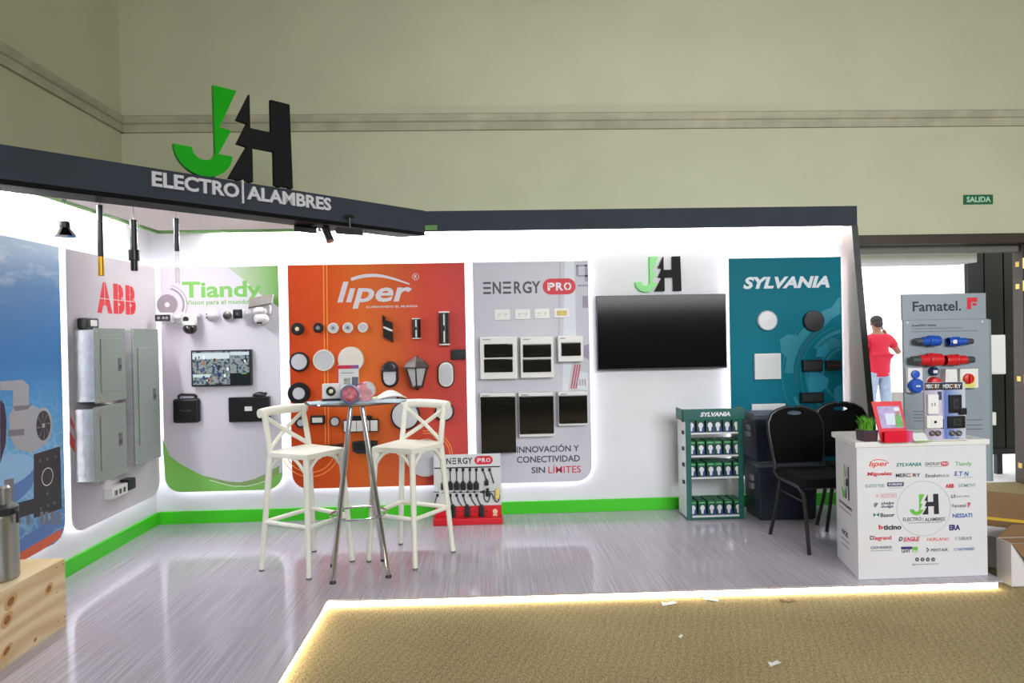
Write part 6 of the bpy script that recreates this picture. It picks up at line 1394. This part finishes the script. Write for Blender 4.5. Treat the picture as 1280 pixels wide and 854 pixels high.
# white boxes fixed on the stand's side
for (px, lab) in (((1241, 418.5, 1263, 467.5), 'large white junction box with dark clips on the side of the grey display board'), ((1241.5, 514.5, 1250, 531), 'small white socket box low on the side of the grey display board')):
    M, w_, h_ = Plane((0, 4.56, 0)).box(*px); xs_ = f.translation.x+x1+0.015
    M.translation.x = xs_; k = thing('junction_box', M, lab, 'box', 'white boxes on the display stand side')
    W2 = w_*0.95
    MB().box(0, W2, -h_/2, h_/2, -0.06, 0.04, WPLAS, 0.006).build('body', k); MB().box(0.004, W2*0.8, -h_*.46, h_*.46, 0.038, 0.046, WPLAS, 0.003).build('cover', k)
    if h_ > 0.15:
        for s in (-1, 0.1, 1): MB().box(W2-0.004, W2+0.010, s*h_*.30-0.02, s*h_*.30+0.02, 0.0, 0.03, DKGREY, 0.003).build('clip', k)

# ================================================================== CARTONS, PLYWOOD BOX, PUMP
cwh = mat('carton_white', (212, 208, 208), 0.6, vary=0.03, scale=3); cbr = mat('carton_kraft', (128, 98, 64), 0.8, vary=0.08, scale=3); tape = mat('yellow_tape', (226, 186, 60), 0.4, vary=0.06)
def carton(x, y, rz, a, b_, H, label, flaps):
    t = thing('cardboard_carton', floor_frame(x, y, ZC, rz), label, 'carton', 'open cartons beside the counter')
    th = 0.006; mb = MB()
    for (p0, p1, p2, p3) in (((0, 0), (a, 0), (a, th), (0, th)), ((0, b_-th), (a, b_-th), (a, b_), (0, b_)), ((0, th), (th, th), (th, b_-th), (0, b_-th)), ((a-th, th), (a, th), (a, b_-th), (a-th, b_-th))):
        mb.hexa([p0+(0,), p1+(0,), p2+(0,), p3+(0,), p0+(H,), p1+(H,), p2+(H,), p3+(H,)], cwh)
    mb.box(0, a, 0, b_, 0, th, cbr)
    mb.box(th, a-th, th+.0005, th+.002, th, H-.002, cbr); mb.box(th, a-th, b_-th-.002, b_-th-.0005, th, H-.002, cbr); mb.build('body', t, smooth=0)
    for (p, q, d, m1, m2) in flaps:       # hinge from p to q, flap reaching by d; m1 outside, m2 inside
        p, q, d = Vector(p), Vector(q), Vector(d); n = (q-p).cross(d).normalized()*0.004
        mb = MB(); mb.add([p, q, q+d, p+d], [(0, 1, 2, 3)], m1); mb.add([p+n, q+n, q+d+n, p+d+n], [(3, 2, 1, 0)], m2)
        mb.add([p, q, q+d, p+d, p+n, q+n, q+d+n, p+d+n], [(0, 4, 5, 1), (1, 5, 6, 2), (2, 6, 7, 3), (3, 7, 4, 0)], m1); mb.build('flap', t, smooth=0)
    return t
H1 = 0.27
c1 = carton(3.095, 4.30, -0.6, 0.45, 0.24, H1, 'open white carton with brown inner flaps and yellow tape, right beside the white counter',
  [((0.0, 0.24, H1), (0.45, 0.24, H1), (0.02, 0.08, 0.16), cwh, cbr), ((0, 0, H1), (0.45, 0, H1), (0.0, -0.06, -0.05), cwh, cwh)])
mb = MB(); mb.box(0.0, 0.45, 0.230, 0.242, H1-0.012, H1+0.006, tape); mb.box(0.03, 0.06, 0.14, 0.23, H1-0.06, H1+0.004, tape); mb.build('tape', c1)
H2 = 0.262
c2 = carton(3.085, 3.90-0.0, -0.02, 0.5, 0.12, H2, 'small white carton with a dark brown flap, in front at the right picture edge',
  [((0, 0, H2), (0.5, 0, H2), (0.12, -0.04, -0.16), cbr, cbr), ((0.0, 0.12, H2), (0.5, 0.12, H2), (0.09, 0.0, 0.075), cbr, cbr)])
# plywood box
ply = mat('plywood', (222, 190, 138), 0.55, spec=0.3); nt, N, L, b = nodes_of(ply)
tc = N.new('ShaderNodeTexCoord'); mp = N.new('ShaderNodeMapping'); mp.inputs['Scale'].default_value = (3, 1.2, 5); L.new(tc.outputs['Object'], mp.inputs[0])
wv = N.new('ShaderNodeTexWave'); wv.wave_type = 'BANDS'; wv.bands_direction = 'Z'; wv.inputs['Scale'].default_value = 0.55; wv.inputs['Distortion'].default_value = 14; wv.inputs['Detail'].default_value = 3; wv.inputs['Detail Scale'].default_value = 1.1; L.new(mp.outputs[0], wv.inputs['Vector'])
r = N.new('ShaderNodeValToRGB'); r.color_ramp.elements[0].color = C(214, 186, 138); r.color_ramp.elements[1].color = C(234, 214, 174); L.new(wv.outputs['Fac'], r.inputs[0])
vo = N.new('ShaderNodeTexVoronoi'); vo.inputs['Scale'].default_value = 4.6; L.new(tc.outputs['Object'], vo.inputs['Vector'])
vr = N.new('ShaderNodeMapRange'); vr.inputs[1].default_value = 0.10; vr.inputs[2].default_value = 0.19; vr.inputs[3].default_value = 0.0; vr.inputs[4].default_value = 0.0; L.new(vo.outputs['Distance'], vr.inputs[0])
mx = N.new('ShaderNodeMix'); mx.data_type = 'RGBA'; L.new(vr.outputs[0], mx.inputs[0]); L.new(r.outputs[0], mx.inputs[6]); mx.inputs[7].default_value = C(140, 88, 50); L.new(mx.outputs[2], b.inputs['Base Color'])
bx1, by1, bz1 = -2.27, 3.72, 0.357
t = thing('plywood_plinth', floor_frame(-2.48, 3.2), 'low knotty plywood box on the laminate floor at the left edge', 'plinth')
bw, bd = 0.21, 0.52
MB().box(-bw, bw, -bd, bd, bz1-0.018, bz1, ply, 0.0015).build('top_board', t)
for s in (-1, 1):
    MB().box(s*bw-(0.018 if s > 0 else 0), s*bw+(0 if s > 0 else 0.018), -bd, bd, 0, bz1-0.018, ply, 0.001).build('side_board', t)
    MB().box(-bw+0.018, bw-0.018, s*bd-(0.018 if s > 0 else 0), s*bd+(0 if s > 0 else 0.018), 0, bz1-0.018, ply, 0.001).build('end_board', t)
mb = MB()
for y in (-0.45, 0, 0.45, 0.505):
    for z in (0.05, 0.2, 0.33): mb.T = Matrix.Translation((bw, y, z)) @ Matrix.Rotation(PI/2, 4, 'Y'); mb.lathe([(0.004, 0), (0.0001, 0.001)], DKGREY, n=8)
mb.build('screw', t)
kn = mat('plywood_knot', (150, 98, 56), 0.6, vary=0.3, scale=60); kn2 = mat('plywood_knot_ring', (206, 166, 108), 0.6, vary=0.1)
mb = MB()
for u, v, a_, b_ in ((13.5, 752, 0.026, 0.018), (9, 775, 0.024, 0.018), (61, 736.5, 0.020, 0.015), (8, 814, 0.024, 0.012), (44, 800, 0.008, 0.006)):
    p = at_x(u, v, bx1); mb.T = Matrix.Translation((bw+0.0002, p.y-3.2, p.z)) @ Matrix.Rotation(PI/2, 4, 'Z') @ Matrix.Rotation(PI/2, 4, 'X') @ Matrix.Rotation(0.5, 4, 'Z')
    mb.disc(0, 0, a_*1.9, 0.0, kn2, 20, b_*1.8); mb.disc(0, 0, a_, 0.0004, kn, 18, b_)
mb.build('knot', t, smooth=0)
# stainless pump body standing on the plinth
pc = at_y(2, 712, 3.42); px_ = at_y(20, 680, 3.42).x
rp = 0.085; t = thing('steel_canister', floor_frame(px_-rp, 3.42, bz1), 'brushed steel canister with black collar on the plywood plinth, cut by the left edge', 'pump')
zc0_ = at_y(5, 643, 3.42).z-bz1
MB().lathe([(rp*.94, 0), (rp, 0.008), (rp, zc0_-0.01), (rp*0.97, zc0_)], STEEL, n=40).build('body', t)
MB().lathe([(rp*.9, zc0_), (rp*1.02, zc0_+0.004), (rp*1.02, zc0_+0.035), (rp*0.8, zc0_+0.05), (0.0001, zc0_+0.055)], DKGREY, n=40).build('collar', t)
mb = MB(); mb.lathe([(0.03, zc0_+0.05), (0.03, zc0_+0.13), (0.022, zc0_+0.14), (0.0001, zc0_+0.14)], STEEL, Matrix.Translation((rp*.35, 0, 0)), 22); mb.build('neck', t)
mb = MB(); mb.tube([(rp*.98, -.01, zc0_+0.03), (rp*1.2, -.01, zc0_+0.01), (rp*1.2, -.01, zc0_-0.04)], 0.007, DKGREY, 8); mb.build('clamp', t)

# paper scraps on the carpet
for i, (u, v, s_, rz) in enumerate(((836, 755, .05, .3), (889, 750, .045, -.6), (984, 751.5, .05, .1), (851, 796, .02, .9), (968, 830, .035, .4), (878, 746, .03, .2))):
    p = at_z(u, v, ZC); n_ = ['beside the LED strip, leftmost of the scraps', 'close to the LED strip, curled up', 'darkish, right of the curled scrap', 'tiny, on the open carpet', 'small, nearest the picture bottom', 'narrow, almost under the LED strip'][i]
    t = thing('paper_scrap', floor_frame(p.x, p.y, ZC, rz), 'paper scrap on the beige carpet, '+n_, 'paper scrap', 'paper scraps on the carpet')
    mb = MB(); a = s_; m_ = paper if i != 2 else cbr
    mb.add([(-a, -a*.3, 0.001), (0, -a*.5, 0.006), (a, -a*.2, 0.001), (a*.8, a*.4, 0.006), (0, a*.3, 0.001), (-a*.7, a*.5, 0.008)], [(0, 1, 4, 5), (1, 2, 3, 4)], m_)
    mb.add([(-a, -a*.3, 0.0), (0, -a*.5, 0.005), (a, -a*.2, 0.0), (a*.8, a*.4, 0.005), (0, a*.3, 0.0), (-a*.7, a*.5, 0.007)], [(5, 4, 1, 0), (4, 3, 2, 1)], m_); mb.build('paper', t, smooth=0)

# ================================================================== PERSON OUTSIDE
skin = mat('skin', (142, 98, 78), 0.6, vary=0.04); shirt = mat('red_polo', (190, 8, 48), 0.7, vary=0.05); jean = mat('light_jeans', (150, 164, 190), 0.8, vary=0.12, scale=18); hairm = mat('dark_hair', (44, 38, 36), 0.8, vary=0.2, scale=40); shoe = mat('dark_shoe', (40, 36, 34), 0.6, vary=0.1)
def skinned(name, verts, edges, radii, m_, parent, sub=2, root=0):
    me = bpy.data.meshes.new(name); me.from_pydata(verts, edges, []); o = bpy.data.objects.new(name, me); COL.objects.link(o)
    sk = o.modifiers.new('skin', 'SKIN'); o.modifiers.new('sub', 'SUBSURF').levels = sub
    for i, d in enumerate(me.skin_vertices[0].data): d.radius = radii[i] if isinstance(radii[i], tuple) else (radii[i], radii[i]); d.use_root = (i == root)
    dg = bpy.context.evaluated_depsgraph_get(); m2 = bpy.data.meshes.new_from_object(o.evaluated_get(dg)); bpy.data.objects.remove(o)
    m2.materials.clear(); m2.materials.append(m_); m2.shade_smooth(); m2.name = name
    k = bpy.data.objects.new(name, m2); COL.objects.link(k); k.parent = parent; return k
pp_ = at_y(1099, 440, 10.6)
t = thing('person', floor_frame(pp_.x-0.02, 10.6, ZC-0.015), 'person in red polo and pale jeans outside the door, back turned, phone at ear', 'person')
# facing +Y (away); x>0 is the person's right
V = [(0, 0, 0.95), (0, 0.0, 1.12), (0, 0.0, 1.30), (0, 0.01, 1.44), (0, 0.02, 1.52), (0, 0.03, 1.60), (0, 0.04, 1.70),      # 0-6 spine, neck, head
     (0.10, 0, 0.90), (0.11, 0.0, 0.50), (0.12, -0.02, 0.09), (0.12, 0.12, 0.04),                                         # 7-10 right leg
     (-0.10, 0, 0.90), (-0.12, 0.03, 0.50), (-0.13, 0.0, 0.09), (-0.13, 0.14, 0.04),                                      # 11-14
     (0.18, 0, 1.41), (0.37, 0.03, 1.17), (0.25, 0.14, 1.40), (0.15, 0.10, 1.56),                                         # 15-18 right arm raised to the ear
     (-0.18, 0, 1.41), (-0.25, -0.02, 1.14), (-0.24, 0.08, 0.90), (-0.24, 0.11, 0.81)]
E_ = [(0, 1), (1, 2), (2, 3), (3, 4), (4, 5), (5, 6), (0, 7), (7, 8), (8, 9), (9, 10), (0, 11), (11, 12), (12, 13), (13, 14), (3, 15), (15, 16), (16, 17), (17, 18), (3, 19), (19, 20), (20, 21), (21, 22)]
Rr = [(.15, .11), (.14, .10), (.16, .11), (.13, .09), .055, (.075, .085), (.075, .095), .085, .06, .042, .035, .085, .06, .042, .035, .065, .045, .036, .032, .065, .045, .036, .032]
skinned('body', V, E_, Rr, skin, t)
mb = MB()
for (bx, by, bz), dirs in (((0.15, 0.10, 1.56), [(-.01, .02, .05), (-.005, .03, .045), (.0, .035, .04), (.01, .035, .03), (-.02, -.01, .035)]), ((-0.24, 0.11, 0.81), [(-.01, .015, -.075), (.0, .02, -.08), (.01, .02, -.075), (.02, .02, -.065), (.03, .03, -.03)])):
    for d in dirs:
        a = Vector((bx, by, bz))+Vector(d)*0.3; mb.tube([a, a+Vector(d)*0.6, a+Vector(d)*1.0+Vector((0, .008, 0))], 0.0095, skin, 8, 0.007)
mb.build('finger', t)
mb = MB(); mb.ball((0.083, 0.045, 1.655), 0.012, 0.022, 0.035, skin, 10, 6); mb.ball((-0.083, 0.045, 1.655), 0.012, 0.022, 0.035, skin, 10, 6); mb.ball((0, 0.135, 1.65), 0.014, 0.02, 0.022, skin, 10, 6)
for s in (-1, 1): mb.ball((s*0.032, 0.122, 1.68), 0.012, 0.008, 0.008, WPLAS, 8, 6)
mb.ball((0, 0.122, 1.605), 0.026, 0.008, 0.007, mat('lips', (150, 84, 78), 0.6), 10, 6); mb.build('face', t)
skinned('polo_shirt', [(0, 0, 0.80), (0, 0, 1.0), (0, 0, 1.15), (0, 0, 1.30), (0, .01, 1.42), (0, .015, 1.49), (.18, 0, 1.41), (.30, .02, 1.26), (-.18, 0, 1.41), (-.225, -.01, 1.24)], [(0, 1), (1, 2), (2, 3), (3, 4), (4, 5), (4, 6), (6, 7), (4, 8), (8, 9)], [(.20, .15), (.19, .14), (.175, .125), (.19, .13), (.15, .105), (.07, .07), (.085, .085), (.075, .07), (.085, .085), (.075, .07)], shirt, t, root=1)
skinned('jeans', [(0, 0, 0.93), (.095, 0, .84), (.112, 0, .48), (.122, -.015, .10), (-.095, 0, .84), (-.12, .028, .48), (-.13, .0, .10)], [(0, 1), (1, 2), (2, 3), (0, 4), (4, 5), (5, 6)], [(.135, .105), (.105, .11), (.085, .085), (.07, .07), (.11, .115), (.085, .085), (.07, .07)], jean, t)
mb = MB(); mb.ball((0, 0.03, 1.705), 0.088, 0.102, 0.082, hairm, 20, 12); mb.ball((0, -0.015, 1.655), 0.076, 0.065, 0.07, hairm, 18, 10); mb.build('hair', t)
for x_, y_ in ((.12, .04), (-.13, .06)): mb = MB(); mb.ball((x_, y_, 0.045), 0.05, 0.135, 0.045, shoe); mb.build('shoe', t)
ph = thing('mobile_phone', floor_frame(pp_.x-0.02+0.108, 10.68, ZC-0.015+1.625), 'dark phone held at the ear of the person outside', 'phone')
mb = MB(); mb.box(-0.005, 0.005, -0.035, 0.035, -0.07, 0.07, BLACK, 0.003); mb.build('case', ph); mb = MB(); mb.box(-0.0062, -0.0048, -0.03, 0.03, -0.062, 0.062, lensk); mb.build('screen', ph)
